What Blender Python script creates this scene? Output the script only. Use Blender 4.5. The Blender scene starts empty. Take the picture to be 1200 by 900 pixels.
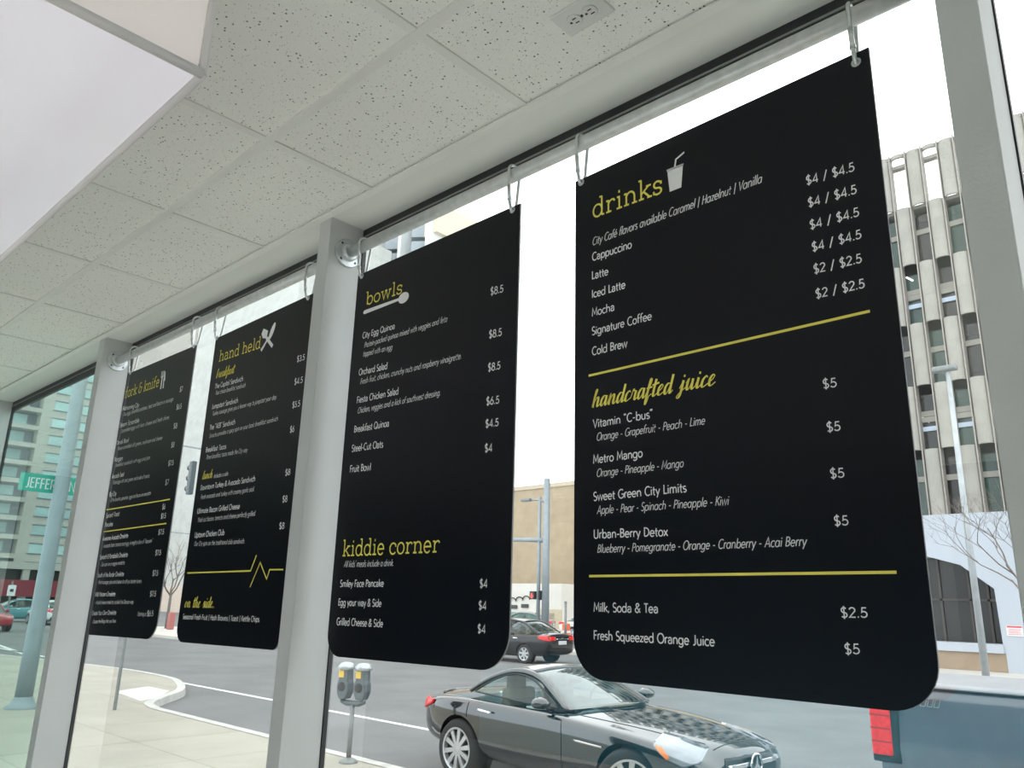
import bpy, bmesh, math, random
from mathutils import Vector, Matrix
from mathutils.bvhtree import BVHTree

# ------------------------------------------------------------------ camera, world, light
SC = bpy.context.scene
COL = SC.collection
PI = math.pi
EYE = Vector((0.0, 0.0, 1.5))
CAM_R = Vector((0.7282282, 0.6846318, 0.0259133))
CAM_U = Vector((0.1662508, -0.2133254, 0.9627320))
CAM_F = Vector((-0.6646450, 0.6969731, 0.2692129))
FPX = 924.36
cam_data = bpy.data.cameras.new('camera')
cam_data.sensor_width = 36.0
cam_data.lens = FPX / 1200.0 * 36.0
cam_data.clip_start = 0.05
cam_data.clip_end = 2000
cam = bpy.data.objects.new('camera', cam_data)
COL.objects.link(cam)
cam.matrix_world = Matrix((
    (CAM_R.x, CAM_U.x, -CAM_F.x, EYE.x),
    (CAM_R.y, CAM_U.y, -CAM_F.y, EYE.y),
    (CAM_R.z, CAM_U.z, -CAM_F.z, EYE.z),
    (0, 0, 0, 1)))
SC.camera = cam

SC.view_settings.view_transform = 'Standard'
SC.view_settings.look = 'None'
SC.view_settings.gamma = 1.0
SC.view_settings.exposure = 0.0
SC.view_settings.use_curve_mapping = False
SC.cycles.use_denoising = True
SC.cycles.max_bounces = 10
SC.cycles.transparent_max_bounces = 24
SC.cycles.sample_clamp_indirect = 6.0

SKY_STRENGTH = 2.9
LAMP_POWER = 21.0
BOX_GLOW = 0.21

world = bpy.data.worlds.new('overcast_sky')
SC.world = world
world.use_nodes = True
wn = world.node_tree.nodes
wl = world.node_tree.links
wn.clear()
w_out = wn.new('ShaderNodeOutputWorld')
w_bg = wn.new('ShaderNodeBackground')
w_ramp = wn.new('ShaderNodeValToRGB')
w_sep = wn.new('ShaderNodeSeparateXYZ')
w_tc = wn.new('ShaderNodeTexCoord')
w_noise = wn.new('ShaderNodeTexNoise')
w_noise.inputs['Scale'].default_value = 2.2
w_noise.inputs['Detail'].default_value = 5
w_add = wn.new('ShaderNodeMath'); w_add.operation = 'MULTIPLY_ADD'
w_add.inputs[1].default_value = 0.10
wl.new(w_tc.outputs['Generated'], w_sep.inputs[0])
wl.new(w_tc.outputs['Generated'], w_noise.inputs['Vector'])
wl.new(w_noise.outputs['Fac'], w_add.inputs[0])
wl.new(w_sep.outputs['Z'], w_add.inputs[2])
wl.new(w_add.outputs[0], w_ramp.inputs['Fac'])
w_ramp.color_ramp.elements[0].position = 0.0
w_ramp.color_ramp.elements[0].color = (0.86, 0.93, 1.0, 1)
w_ramp.color_ramp.elements[1].position = 0.6
w_ramp.color_ramp.elements[1].color = (1.0, 1.0, 1.0, 1)
wl.new(w_ramp.outputs['Color'], w_bg.inputs['Color'])
w_bg.inputs['Strength'].default_value = SKY_STRENGTH
wl.new(w_bg.outputs[0], w_out.inputs[0])


def area_lamp(name, loc, sx, sy, power, color):
    d = bpy.data.lights.new(name, 'AREA')
    d.shape = 'RECTANGLE'; d.size = sx; d.size_y = sy
    d.energy = power; d.color = color; d.spread = math.radians(95)
    o = bpy.data.objects.new(name, d)
    COL.objects.link(o)
    o.location = loc
    return o


# fill lamps added at ceiling height, unseen behind and beside the camera
for _lx, _ly in ((-3.0, -1.6), (0.6, -2.4), (1.5, -1.6), (-3.7, -3.2), (-2.6, -3.0), (1.5, -3.2)):
    area_lamp('ceiling_fill_light', (_lx, _ly, 2.63), 1.15, 0.55, LAMP_POWER, (1.0, 0.96, 0.90))

# ------------------------------------------------------------------ materials
MATS = {}


def pm(name, color, rough=0.5, metal=0.0, var=0.0, vscale=8.0, bump=0.0, bscale=60.0, spec=0.5, coat=0.0, emit=None, estr=0.0, alt=None):
    """procedural principled material with a little noise in colour and bump"""
    if name in MATS:
        return MATS[name]
    m = bpy.data.materials.new(name)
    m.use_nodes = True
    nt = m.node_tree
    b = nt.nodes['Principled BSDF']
    b.inputs['Base Color'].default_value = (*color, 1)
    b.inputs['Roughness'].default_value = rough
    b.inputs['Metallic'].default_value = metal
    b.inputs['Specular IOR Level'].default_value = spec
    b.inputs['Coat Weight'].default_value = coat
    b.inputs['Coat Roughness'].default_value = 0.03
    if emit:
        b.inputs['Emission Color'].default_value = (*emit, 1)
        b.inputs['Emission Strength'].default_value = estr
    tc = nt.nodes.new('ShaderNodeTexCoord')
    if var > 0 or alt:
        n = nt.nodes.new('ShaderNodeTexNoise')
        n.inputs['Scale'].default_value = vscale
        n.inputs['Detail'].default_value = 4
        r = nt.nodes.new('ShaderNodeValToRGB')
        c2 = alt if alt else tuple(max(0.0, c * (1 - var)) for c in color)
        c1 = color if alt else tuple(min(1.0, c * (1 + var)) for c in color)
        r.color_ramp.elements[0].position = 0.35
        r.color_ramp.elements[1].position = 0.65
        r.color_ramp.elements[0].color = (*c2, 1)
        r.color_ramp.elements[1].color = (*c1, 1)
        nt.links.new(tc.outputs['Object'], n.inputs['Vector'])
        nt.links.new(n.outputs['Fac'], r.inputs['Fac'])
        nt.links.new(r.outputs['Color'], b.inputs['Base Color'])
    if bump > 0:
        n2 = nt.nodes.new('ShaderNodeTexNoise')
        n2.inputs['Scale'].default_value = bscale
        bp_ = nt.nodes.new('ShaderNodeBump')
        bp_.inputs['Strength'].default_value = bump
        bp_.inputs['Distance'].default_value = 0.01
        nt.links.new(tc.outputs['Object'], n2.inputs['Vector'])
        nt.links.new(n2.outputs['Fac'], bp_.inputs['Height'])
        nt.links.new(bp_.outputs['Normal'], b.inputs['Normal'])
    MATS[name] = m
    return m


def glass_mat(name, tint, ior=1.5, rough=0.0, boost=1.0):
    """thin pane: clear with a tint, fresnel mirror on top"""
    if name in MATS:
        return MATS[name]
    m = bpy.data.materials.new(name); m.use_nodes = True
    nt = m.node_tree; nt.nodes.clear()
    o = nt.nodes.new('ShaderNodeOutputMaterial')
    mix = nt.nodes.new('ShaderNodeMixShader')
    t = nt.nodes.new('ShaderNodeBsdfTransparent'); t.inputs[0].default_value = (*tint, 1)
    g = nt.nodes.new('ShaderNodeBsdfGlossy'); g.inputs['Roughness'].default_value = rough
    lw = nt.nodes.new('ShaderNodeLayerWeight'); lw.inputs['Blend'].default_value = 0.5
    pw = nt.nodes.new('ShaderNodeMath'); pw.operation = 'POWER'; pw.inputs[1].default_value = 5.0
    mu = nt.nodes.new('ShaderNodeMath'); mu.operation = 'MULTIPLY_ADD'
    f0 = ((ior - 1) / (ior + 1)) ** 2 * boost
    mu.inputs[1].default_value = 1.0 - f0; mu.inputs[2].default_value = f0
    mu.use_clamp = True
    nt.links.new(lw.outputs['Facing'], pw.inputs[0])
    nt.links.new(pw.outputs[0], mu.inputs[0])
    nt.links.new(mu.outputs[0], mix.inputs[0])
    nt.links.new(t.outputs[0], mix.inputs[1])
    nt.links.new(g.outputs[0], mix.inputs[2])
    nt.links.new(mix.outputs[0], o.inputs[0])
    MATS[name] = m
    return m


def tile_mat():
    """fissured acoustic tile: off-white with scattered dark pinholes"""
    m = pm('acoustic_tile', (0.86, 0.87, 0.83), 0.95, bump=0.25, bscale=180, spec=0.1)
    nt = m.node_tree
    b = nt.nodes['Principled BSDF']
    tc = nt.nodes.new('ShaderNodeTexCoord')
    col = None
    prev = None
    for sc_, lo, hi, dark in ((95.0, 0.17, 0.25, (0.10, 0.10, 0.09)), (190.0, 0.16, 0.24, (0.26, 0.26, 0.25))):
        v = nt.nodes.new('ShaderNodeTexVoronoi'); v.inputs['Scale'].default_value = sc_
        nt.links.new(tc.outputs['Object'], v.inputs['Vector'])
        r = nt.nodes.new('ShaderNodeMapRange')
        r.inputs['From Min'].default_value = lo; r.inputs['From Max'].default_value = hi
        nt.links.new(v.outputs['Distance'], r.inputs['Value'])
        # keep only some cells
        s = nt.nodes.new('ShaderNodeSeparateColor'); nt.links.new(v.outputs['Color'], s.inputs[0])
        gt = nt.nodes.new('ShaderNodeMath'); gt.operation = 'LESS_THAN'; gt.inputs[1].default_value = 0.72
        nt.links.new(s.outputs[0], gt.inputs[0])
        mx = nt.nodes.new('ShaderNodeMath'); mx.operation = 'MAXIMUM'
        nt.links.new(r.outputs[0], mx.inputs[0]); nt.links.new(gt.outputs[0], mx.inputs[1])
        mc = nt.nodes.new('ShaderNodeMix'); mc.data_type = 'RGBA'
        nt.links.new(mx.outputs[0], mc.inputs['Factor'])
        mc.inputs[6].default_value = (*dark, 1)
        if prev is None:
            mc.inputs[7].default_value = (0.86, 0.87, 0.83, 1)
        else:
            nt.links.new(prev.outputs[2], mc.inputs[7])
        prev = mc
    nt.links.new(prev.outputs[2], b.inputs['Base Color'])
    return m


def line_mat(name, color, dark, axis_scale, rough=0.8, mortar=0.03, width=1.0, height=1.0):
    """flat material with a grid of joints (concrete flags, wall panels) in object XY or XZ"""
    if name in MATS:
        return MATS[name]
    m = bpy.data.materials.new(name); m.use_nodes = True
    nt = m.node_tree; b = nt.nodes['Principled BSDF']
    b.inputs['Roughness'].default_value = rough
    b.inputs['Specular IOR Level'].default_value = 0.2
    tc = nt.nodes.new('ShaderNodeTexCoord')
    mp = nt.nodes.new('ShaderNodeMapping')
    mp.inputs['Rotation'].default_value = axis_scale
    br = nt.nodes.new('ShaderNodeTexBrick')
    br.offset = 0.0
    br.inputs['Color1'].default_value = (*color, 1)
    br.inputs['Color2'].default_value = (*[c * 0.94 for c in color], 1)
    br.inputs['Mortar'].default_value = (*dark, 1)
    br.inputs['Scale'].default_value = 1.0
    br.inputs['Mortar Size'].default_value = mortar
    br.inputs['Brick Width'].default_value = width
    br.inputs['Row Height'].default_value = height
    n = nt.nodes.new('ShaderNodeTexNoise'); n.inputs['Scale'].default_value = 0.9; n.inputs['Detail'].default_value = 6
    mx = nt.nodes.new('ShaderNodeMix'); mx.data_type = 'RGBA'; mx.blend_type = 'MULTIPLY'
    mx.inputs['Factor'].default_value = 0.35
    nt.links.new(tc.outputs['Object'], mp.inputs[0]); nt.links.new(mp.outputs[0], br.inputs['Vector'])
    nt.links.new(tc.outputs['Object'], n.inputs['Vector'])
    nt.links.new(br.outputs['Color'], mx.inputs[6]); nt.links.new(n.outputs['Color'], mx.inputs[7])
    r = nt.nodes.new('ShaderNodeValToRGB')
    r.color_ramp.elements[0].color = (0.82, 0.82, 0.82, 1); r.color_ramp.elements[1].color = (1, 1, 1, 1)
    r.color_ramp.elements[0].position = 0.3; r.color_ramp.elements[1].position = 0.7
    nt.links.new(n.outputs['Fac'], r.inputs[0]); nt.links.new(r.outputs[0], mx.inputs[7])
    mx.inputs['Factor'].default_value = 1.0
    nt.links.new(mx.outputs[2], b.inputs['Base Color'])
    MATS[name] = m
    return m


M_TILE = tile_mat()
M_TEE = pm('tee_metal', (0.80, 0.81, 0.78), 0.5, var=0.02)
M_DRYWALL = pm('painted_drywall', (0.74, 0.76, 0.73), 0.75, var=0.015, vscale=3, bump=0.08, bscale=250, spec=0.25)
M_POST = pm('painted_post', (0.56, 0.575, 0.575), 0.55, var=0.02, vscale=5, bump=0.05, bscale=200, spec=0.3)
M_BLACKFRAME = pm('black_gasket', (0.018, 0.020, 0.022), 0.45, var=0.1)
M_RIDGE = pm('aluminium_ridge', (0.30, 0.31, 0.30), 0.4, 0.7, var=0.05)
M_FLOOR = pm('cafe_floor', (0.72, 0.71, 0.68), 0.5, var=0.1, vscale=4)
M_INWALL = pm('cafe_wall', (0.12, 0.12, 0.125), 0.8, var=0.02)
M_TEAL = pm('teal_reflection_panel', (0.07, 0.42, 0.60), 0.8, var=0.05, vscale=2)
M_DARKWALL = pm('dark_reflection_panel', (0.03, 0.03, 0.03), 0.9, var=0.1)
M_GALV = pm('galvanised_steel', (0.60, 0.62, 0.61), 0.45, 0.55, var=0.07, vscale=45, bump=0.03, bscale=90)
M_GALV2 = pm('zinc_fitting', (0.62, 0.65, 0.66), 0.36, 0.7, var=0.12, vscale=60)
M_HOOK = pm('hook_steel', (0.66, 0.68, 0.67), 0.3, 0.75, var=0.08, vscale=90)
M_BOARD = pm('black_board', (0.0016, 0.0024, 0.0062), 0.33, var=0.1, vscale=3, spec=0.26)
M_BOARDEDGE = pm('board_edge', (0.20, 0.205, 0.21), 0.6, var=0.05)
M_WHITEINK = pm('white_ink', (0.88, 0.88, 0.89), 0.6, var=0.02)
M_GREYINK = pm('grey_ink', (0.74, 0.74, 0.75), 0.6, var=0.02)
M_YELLOWINK = pm('yellow_ink', (0.86, 0.75, 0.13), 0.6, var=0.03)
M_PANE = glass_mat('window_glass', (0.965, 0.985, 0.978), 1.5, 0.0, 2.2)
M_PANE_TINT = glass_mat('tinted_window_glass', (0.80, 0.91, 0.88), 1.5, 0.0, 1.0)


# ------------------------------------------------------------------ mesh helpers
class MB:
    def __init__(s):
        s.bm = bmesh.new()

    def box(s, lo, hi, bev=0.0, seg=1):
        r = bmesh.ops.create_cube(s.bm, size=1.0)
        vs = r['verts']
        for v in vs:
            v.co = Vector([lo[i] + (v.co[i] + 0.5) * (hi[i] - lo[i]) for i in range(3)])
        if bev > 0:
            es = list({e for v in vs for e in v.link_edges})
            bmesh.ops.bevel(s.bm, geom=es, offset=bev, segments=seg, affect='EDGES', profile=0.5)
        return s

    def face(s, pts):
        s.bm.faces.new([s.bm.verts.new(p) for p in pts])
        return s

    def tube(s, path, r, n=10, cap=True, flat=None):
        """swept tube; r number or list; flat=(axis,scale) squashes the ring"""
        P = [Vector(p) for p in path]
        R = r if isinstance(r, (list, tuple)) else [r] * len(P)
        t0 = (P[1] - P[0]).normalized()
        up = Vector((0, 0, 1)) if abs(t0.z) < 0.9 else Vector((1, 0, 0))
        nrm = t0.cross(up).normalized()
        rings = []
        pt = t0
        for i, p in enumerate(P):
            if i == 0: t = t0
            elif i == len(P) - 1: t = (P[i] - P[i - 1]).normalized()
            else:
                t = ((P[i + 1] - P[i]).normalized() + (P[i] - P[i - 1]).normalized())
                t = t.normalized() if t.length > 1e-6 else pt
            ax = pt.cross(t)
            if ax.length > 1e-7:
                nrm = (Matrix.Rotation(pt.angle(t), 3, ax.normalized()) @ nrm)
            nrm = (nrm - t * nrm.dot(t)).normalized()
            b = t.cross(nrm)
            ring = []
            for k in range(n):
                a = 2 * PI * k / n
                ring.append(s.bm.verts.new(p + (nrm * math.cos(a) + b * math.sin(a)) * R[i]))
            rings.append(ring); pt = t
        for i in range(len(rings) - 1):
            for k in range(n):
                s.bm.faces.new((rings[i][k], rings[i][(k + 1) % n], rings[i + 1][(k + 1) % n], rings[i + 1][k]))
        if cap:
            s.bm.faces.new(list(reversed(rings[0]))); s.bm.faces.new(rings[-1])
        return s

    def loop_tube(s, path, r, n=8):
        """closed tube"""
        P = [Vector(p) for p in path]; N = len(P)
        # planar normal
        c = sum(P, Vector()) / N
        nn = Vector()
        for i in range(N):
            nn += (P[i] - c).cross(P[(i + 1) % N] - c)
        nn.normalize()
        rings = []
        for i in range(N):
            t = (P[(i + 1) % N] - P[i - 1]).normalized()
            o = t.cross(nn).normalized()
            rings.append([s.bm.verts.new(P[i] + (o * math.cos(2 * PI * k / n) + nn * math.sin(2 * PI * k / n)) * r) for k in range(n)])
        for i in range(N):
            a, b = rings[i], rings[(i + 1) % N]
            for k in range(n):
                s.bm.faces.new((a[k], a[(k + 1) % n], b[(k + 1) % n], b[k]))
        return s

    def lathe(s, prof, origin, axis, n=24, closed=False):
        """prof = [(r, h)] revolved about axis through origin"""
        ax = Vector(axis).normalized()
        u = ax.orthogonal().normalized(); v = ax.cross(u)
        o = Vector(origin)
        rings = []
        for r, h in prof:
            if r < 1e-6:
                rings.append([s.bm.verts.new(o + ax * h)])
            else:
                rings.append([s.bm.verts.new(o + ax * h + (u * math.cos(2 * PI * k / n) + v * math.sin(2 * PI * k / n)) * r) for k in range(n)])
        pairs = list(zip(rings, rings[1:]))
        if closed: pairs.append((rings[-1], rings[0]))
        for a, b in pairs:
            for k in range(n):
                k2 = (k + 1) % n
                if len(a) == 1 and len(b) == 1: continue
                if len(a) == 1: s.bm.faces.new((a[0], b[k2], b[k]))
                elif len(b) == 1: s.bm.faces.new((a[k], a[k2], b[0]))
                else: s.bm.faces.new((a[k], a[k2], b[k2], b[k]))
        return s

    def prism(s, poly, fn, d0, d1):
        """polygon in 2D extruded; fn(u, v, d) -> 3D"""
        a = [s.bm.verts.new(fn(u, v, d0)) for u, v in poly]
        b = [s.bm.verts.new(fn(u, v, d1)) for u, v in poly]
        s.bm.faces.new(a); s.bm.faces.new(list(reversed(b)))
        n = len(poly)
        for i in range(n):
            s.bm.faces.new((a[i], b[i], b[(i + 1) % n], a[(i + 1) % n]))
        return s

    def grid(s, rows):
        V = [[s.bm.verts.new(p) for p in row] for row in rows]
        for i in range(len(V) - 1):
            for j in range(len(V[i]) - 1):
                s.bm.faces.new((V[i][j], V[i][j + 1], V[i + 1][j + 1], V[i + 1][j]))
        return s

    def ribbon(s, pts, widths, fn):
        """flat stroke; pts 2D, widths number or list, fn(u,v)->3D"""
        P = [Vector((p[0], p[1])) for p in pts]
        Q = [P[0]]
        W0 = widths if isinstance(widths, (list, tuple)) else [widths] * len(P)
        W = [W0[0]]
        for i, p in enumerate(P[1:], 1):
            if (p - Q[-1]).length > 1e-6:
                Q.append(p); W.append(W0[i])
        if len(Q) < 2: return s
        L = []; Rr = []
        for i, p in enumerate(Q):
            if i == 0: d = (Q[1] - Q[0]).normalized(); k = 1
            elif i == len(Q) - 1: d = (Q[-1] - Q[-2]).normalized(); k = 1
            else:
                a = (Q[i] - Q[i - 1]).normalized(); b = (Q[i + 1] - Q[i]).normalized()
                d = a + b
                d = d.normalized() if d.length > 1e-6 else a
                k = 1.0 / max(0.5, d.dot(a))
            o = Vector((-d.y, d.x)) * (W[i] * 0.5 * k)
            L.append(s.bm.verts.new(fn(*(p + o)))); Rr.append(s.bm.verts.new(fn(*(p - o))))
        for i in range(len(Q) - 1):
            s.bm.faces.new((L[i], Rr[i], Rr[i + 1], L[i + 1]))
        return s

    def build(s, name, mat, parent=None, loc=None, smooth=False, solid=0.0, recalc=True):
        if recalc:
            bmesh.ops.recalc_face_normals(s.bm, faces=s.bm.faces)
        me = bpy.data.meshes.new(name)
        if loc is not None and parent is None:
            bmesh.ops.translate(s.bm, vec=-Vector(loc), verts=s.bm.verts)
        s.bm.to_mesh(me); s.bm.free()
        me.materials.append(mat)
        if smooth:
            for p in me.polygons: p.use_smooth = True
        o = bpy.data.objects.new(name, me)
        COL.objects.link(o)
        if parent is not None: o.parent = parent
        elif loc is not None: o.location = loc
        if solid:
            md = o.modifiers.new('thick', 'SOLIDIFY'); md.thickness = solid; md.offset = 0
        return o


def tag(o, label, cat, group=None, kind=None):
    o['label'] = label; o['category'] = cat
    if group: o['group'] = group
    if kind: o['kind'] = kind
    return o


def struct(o):
    o['kind'] = 'structure'
    return o


def empty(name, loc, rz=0.0):
    e = bpy.data.objects.new(name, None)
    e.empty_display_size = 0.1
    COL.objects.link(e)
    e.location = loc; e.rotation_euler = (0, 0, rz)
    return e


def copy_tree(o, parent=None):
    c = o.copy(); COL.objects.link(c)
    if parent is not None: c.parent = parent
    for ch in list(o.children):
        copy_tree(ch, c)
    return c


def sight(u, v):
    return CAM_F + CAM_R * ((u - 600) / FPX) - CAM_U * ((v - 450) / FPX)


def on_y(u, v, y):
    d = sight(u, v); return EYE + d * ((y - EYE.y) / d.y)


def on_x(u, v, x):
    d = sight(u, v); return EYE + d * ((x - EYE.x) / d.x)


def on_z(u, v, z):
    d = sight(u, v); return EYE + d * ((z - EYE.z) / d.z)


def spl(pts, n=6):
    """Catmull-Rom through 2D points"""
    out = []
    P = [pts[0]] + list(pts) + [pts[-1]]
    for i in range(1, len(P) - 2):
        p0, p1, p2, p3 = P[i - 1], P[i], P[i + 1], P[i + 2]
        for k in range(n):
            t = k / n
            out.append(tuple(0.5 * (2 * p1[d] + (p2[d] - p0[d]) * t + (2 * p0[d] - 5 * p1[d] + 4 * p2[d] - p3[d]) * t * t
                                    + (3 * p1[d] - p0[d] - 3 * p2[d] + p3[d]) * t ** 3) for d in range(len(p1))))
    out.append(tuple(pts[-1]))
    return out


# ------------------------------------------------------------------ the room
CEIL = 2.659
WALL_Y = 1.2266
FRAME_Y = 1.352
GLASS_Y = 1.364
POSTS = ((-5.735, -5.676), (-3.876, -3.812), (-2.034, -1.973), (-0.2475, -0.1895), (1.60, 1.66))

ST = -0.47     # street level
SW = -0.35     # sidewalk level

struct(MB().box((-9, -4.2, -0.1), (4.2, 1.40, 0.0)).build('floor', M_FLOOR))
# ceiling: tiles recessed behind the tee grid, drywall return above the windows
c = MB().box((-9, -4.2, CEIL + 0.006), (4.2, WALL_Y, CEIL + 0.06)).build('ceiling', M_TILE); struct(c)
g = MB()
for k in range(0, 9):
    y = 0.872 - 0.6096 * k
    if y > -4.2: g.box((-9, y - 0.012, CEIL), (4.2, y + 0.012, CEIL + 0.02))
for k in range(-9, 13):
    x = -1.136 - 0.6096 * k
    if -9 < x < 4.2: g.box((x - 0.012, -4.2, CEIL + 0.0015), (x + 0.012, WALL_Y, CEIL + 0.02))
struct(g.build('trim_1', M_TEE))
struct(MB().box((-9, WALL_Y - 0.024, CEIL - 0.003), (4.2, WALL_Y + 0.001, CEIL + 0.002)).build('trim_2', M_TEE))
struct(MB().box((-9, WALL_Y, CEIL), (4.2, 1.368, CEIL + 0.25)).build('trim_3', M_DRYWALL))
for i, (a, b) in enumerate(POSTS):
    struct(MB().box((a, WALL_Y, -0.4), (b, FRAME_Y, CEIL + 0.01), 0.0015).build('trim_%d' % (4 + i), M_POST))
struct(MB().box((-9, -4.3, 0), (4.2, -4.2, CEIL + 0.1)).build('wall_back', M_INWALL))
struct(MB().box((-6.95, -4.2, 0), (4.2, -4.17, 1.0)).build('trim_9', M_TEAL))  # unseen panel, added and coloured for its teal reflection in the window glass
struct(MB().box((-9, -4.2, 0), (-6.95, -4.18, 2.4)).build('trim_10', M_DARKWALL))  # unseen dark panel, added where the teal reflection ends
struct(MB().box((4.2, -4.2, 0), (4.3, 1.4, CEIL + 0.1)).build('wall_right', M_INWALL))
struct(MB().box((-9.1, -4.2, 0), (-9, 1.4, CEIL + 0.1)).build('wall_left', M_INWALL))
struct(MB().box((-9, 1.33, -0.45), (4.2, 1.40, 0.12)).build('wall_front', M_DRYWALL))

# windows between the posts: black frame, ridge on the head, one pane each
spans = [(-9, -5.735)] + [(POSTS[i][1], POSTS[i + 1][0]) for i in range(4)] + [(1.66, 4.2)]
for i, (a, b) in enumerate(spans):
    a0, b0 = a - 0.03, b + 0.03
    f = MB()
    f.box((a0, FRAME_Y, 2.600), (b0, 1.366, CEIL + 0.005))
    f.box((a0, FRAME_Y, 0.10), (b0, 1.366, 0.16))
    f.box((a0, FRAME_Y, 0.10), (a + 0.003, 1.366, CEIL))
    f.box((b - 0.003, FRAME_Y, 0.10), (b0, 1.366, CEIL))
    fo = struct(f.build('window_%d' % (i + 1), M_BLACKFRAME))
    rd = MB().box((a, FRAME_Y - 0.004, 2.628), (b, FRAME_Y + 0.004, 2.634)).build('frame_ridge', M_RIDGE, fo)
    MB().box((a + 0.004, GLASS_Y - 0.003, 0.15), (b - 0.004, GLASS_Y - 0.0028, 2.61)).build('pane', M_PANE_TINT if i in (0, 1) else M_PANE, fo)

# light box hanging under the ceiling
LB = (-1.189, 0.462, 2.35)
M_LBFACE = pm('lightbox_acrylic', (0.86, 0.81, 0.90), 0.25, var=0.015, vscale=2, spec=0.6, coat=1.0, emit=(0.95, 0.90, 1.0), estr=BOX_GLOW)
M_LBSIDE = pm('lightbox_side', (0.80, 0.74, 0.72), 0.5, var=0.01, emit=(1.0, 0.93, 0.92), estr=0.22)
M_LBFRAME = pm('lightbox_frame', (0.78, 0.75, 0.76), 0.45, 0.0, var=0.03)
lb = empty('hanging_lightbox', (-2.5, -0.2, CEIL))
tag(lb, 'large white light box with rounded grey frame hanging under the tiled ceiling', 'light box')
LBX0, LBY0 = -3.9, -0.75


def _lb(m): bmesh.ops.translate(m.bm, vec=-Vector((-2.5, -0.2, CEIL)), verts=m.bm.verts); return m


_lb(MB().box((LBX0 + .01, LBY0 + .01, LB[2] + .002), (LB[0] - .008, LB[1] - .008, LB[2] + .012))).build('diffuser_panel', M_LBFACE, lb)
_lb(MB().box((LBX0 + .006, LBY0 + .006, LB[2] + .014), (LB[0] - .006, LB[1] - .006, CEIL - .002))).build('side_panel', M_LBSIDE, lb)
fr = MB()
z0 = LB[2] + .006
cor = [(LBX0, LBY0), (LB[0], LBY0), (LB[0], LB[1]), (LBX0, LB[1])]
for k in range(4):
    p, q = cor[k], cor[(k + 1) % 4]
    fr.tube([(p[0], p[1], z0), (q[0], q[1], z0)], 0.009, 10)
    fr.tube([(p[0], p[1], z0), (p[0], p[1], CEIL - .003)], 0.007, 10)
_lb(fr).build('frame', M_LBFRAME, lb, smooth=True)

# duplex outlet in a ceiling tile
M_PLATE = pm('white_plate', (0.68, 0.70, 0.68), 0.35, var=0.01)
M_SLOT = pm('dark_slot', (0.02, 0.02, 0.02), 0.7, var=0.1)
oc = on_z(682, 16, CEIL + 0.004)
ou = empty('power_outlet', (oc.x, oc.y, CEIL + 0.006))
tag(ou, 'white duplex power outlet set into a ceiling tile above the drinks board', 'power outlet')
MB().box((-.058, -.036, -.006), (.058, .036, 0), .003, 2).build('cover_plate', M_PLATE, ou)
for sx in (-1, 1):
    r_ = MB().lathe([(0, -.0095), (.0155, -.0095), (.0165, -.0085), (.0165, -.005)], (sx * .0195, 0, 0), (0, 0, 1), 24).build('receptacle', M_PLATE, ou, smooth=False)
    sl = MB()
    for yy in (-.006, .006):
        sl.box((sx * .0195 - .001, yy - .0012, -.0102), (sx * .0195 + .008, yy + .0012, -.0092))
    sl.lathe([(0, -.0102), (.0028, -.0102), (.0028, -.0092)], (sx * .0195 - .008, 0, 0), (0, 0, 1), 10)
    sl.build('slot', M_SLOT, r_)
MB().lathe([(0, -.008), (.003, -.008), (.003, -.005)], (0, 0, 0), (0, 0, 1), 10).build('screw', M_SLOT, ou)

# ------------------------------------------------------------------ pipes with floor flanges
PIPE_Y, PIPE_Z, PIPE_R = 1.296, 2.556, 0.0172


def pipe(x0, x1, label):
    root = empty('curtain_pipe', (x0, PIPE_Y, PIPE_Z))
    tag(root, label, 'pipe', 'galvanised pipes holding the menu boards')
    L = x1 - x0
    MB().tube([(0.012, 0, 0), (L * .33, 0, .001), (L * .66, 0, .001), (L - .012, 0, 0)], PIPE_R, 20).build('pipe', M_GALV, root, smooth=True)
    for s, xo in ((1, 0.0), (-1, L)):
        f = MB().lathe([(PIPE_R, .026), (.024, .026), (.0275, .022), (.0285, .010), (.045, .0085), (.0465, .006), (.0465, .0005), (0, .0005)], (xo, 0, 0), (s, 0, 0), 32)
        fo = f.build('floor_flange', M_GALV2, root, smooth=False)
        for k in range(4):
            a = PI / 4 + k * PI / 2
            MB().lathe([(0, .0095), (.0042, .0095), (.0048, .008), (.0048, .006)], (xo, .0365 * math.cos(a), .0365 * math.sin(a)), (s, 0, 0), 10).build('screw', M_SLOT, fo)
    return root


pipe(POSTS[1][1], POSTS[2][0], 'galvanised pipe on flanges carrying the fork and knife and hand held boards')
pipe(POSTS[2][1], POSTS[3][0], 'galvanised pipe on flanges carrying the bowls and drinks boards')

# ------------------------------------------------------------------ lettering
def arc(cx, cy, rx, ry, a0, a1, n=None):
    n = n or max(4, int(abs(a1 - a0) / 22))
    return [(cx + rx * math.cos(math.radians(a0 + (a1 - a0) * i / n)), cy + ry * math.sin(math.radians(a0 + (a1 - a0) * i / n))) for i in range(n + 1)]


def ell(cx, cy, rx, ry): return arc(cx, cy, rx, ry, 90, 450, 16)


def scurve(w, h, y=0.0):
    cx = w / 2 + .03
    return arc(cx, y + .745 * h, w * .40, .255 * h, 35, 270, 10) + arc(cx, y + .245 * h, w * .45, .245 * h, 90, -145, 10)[1:]


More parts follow.
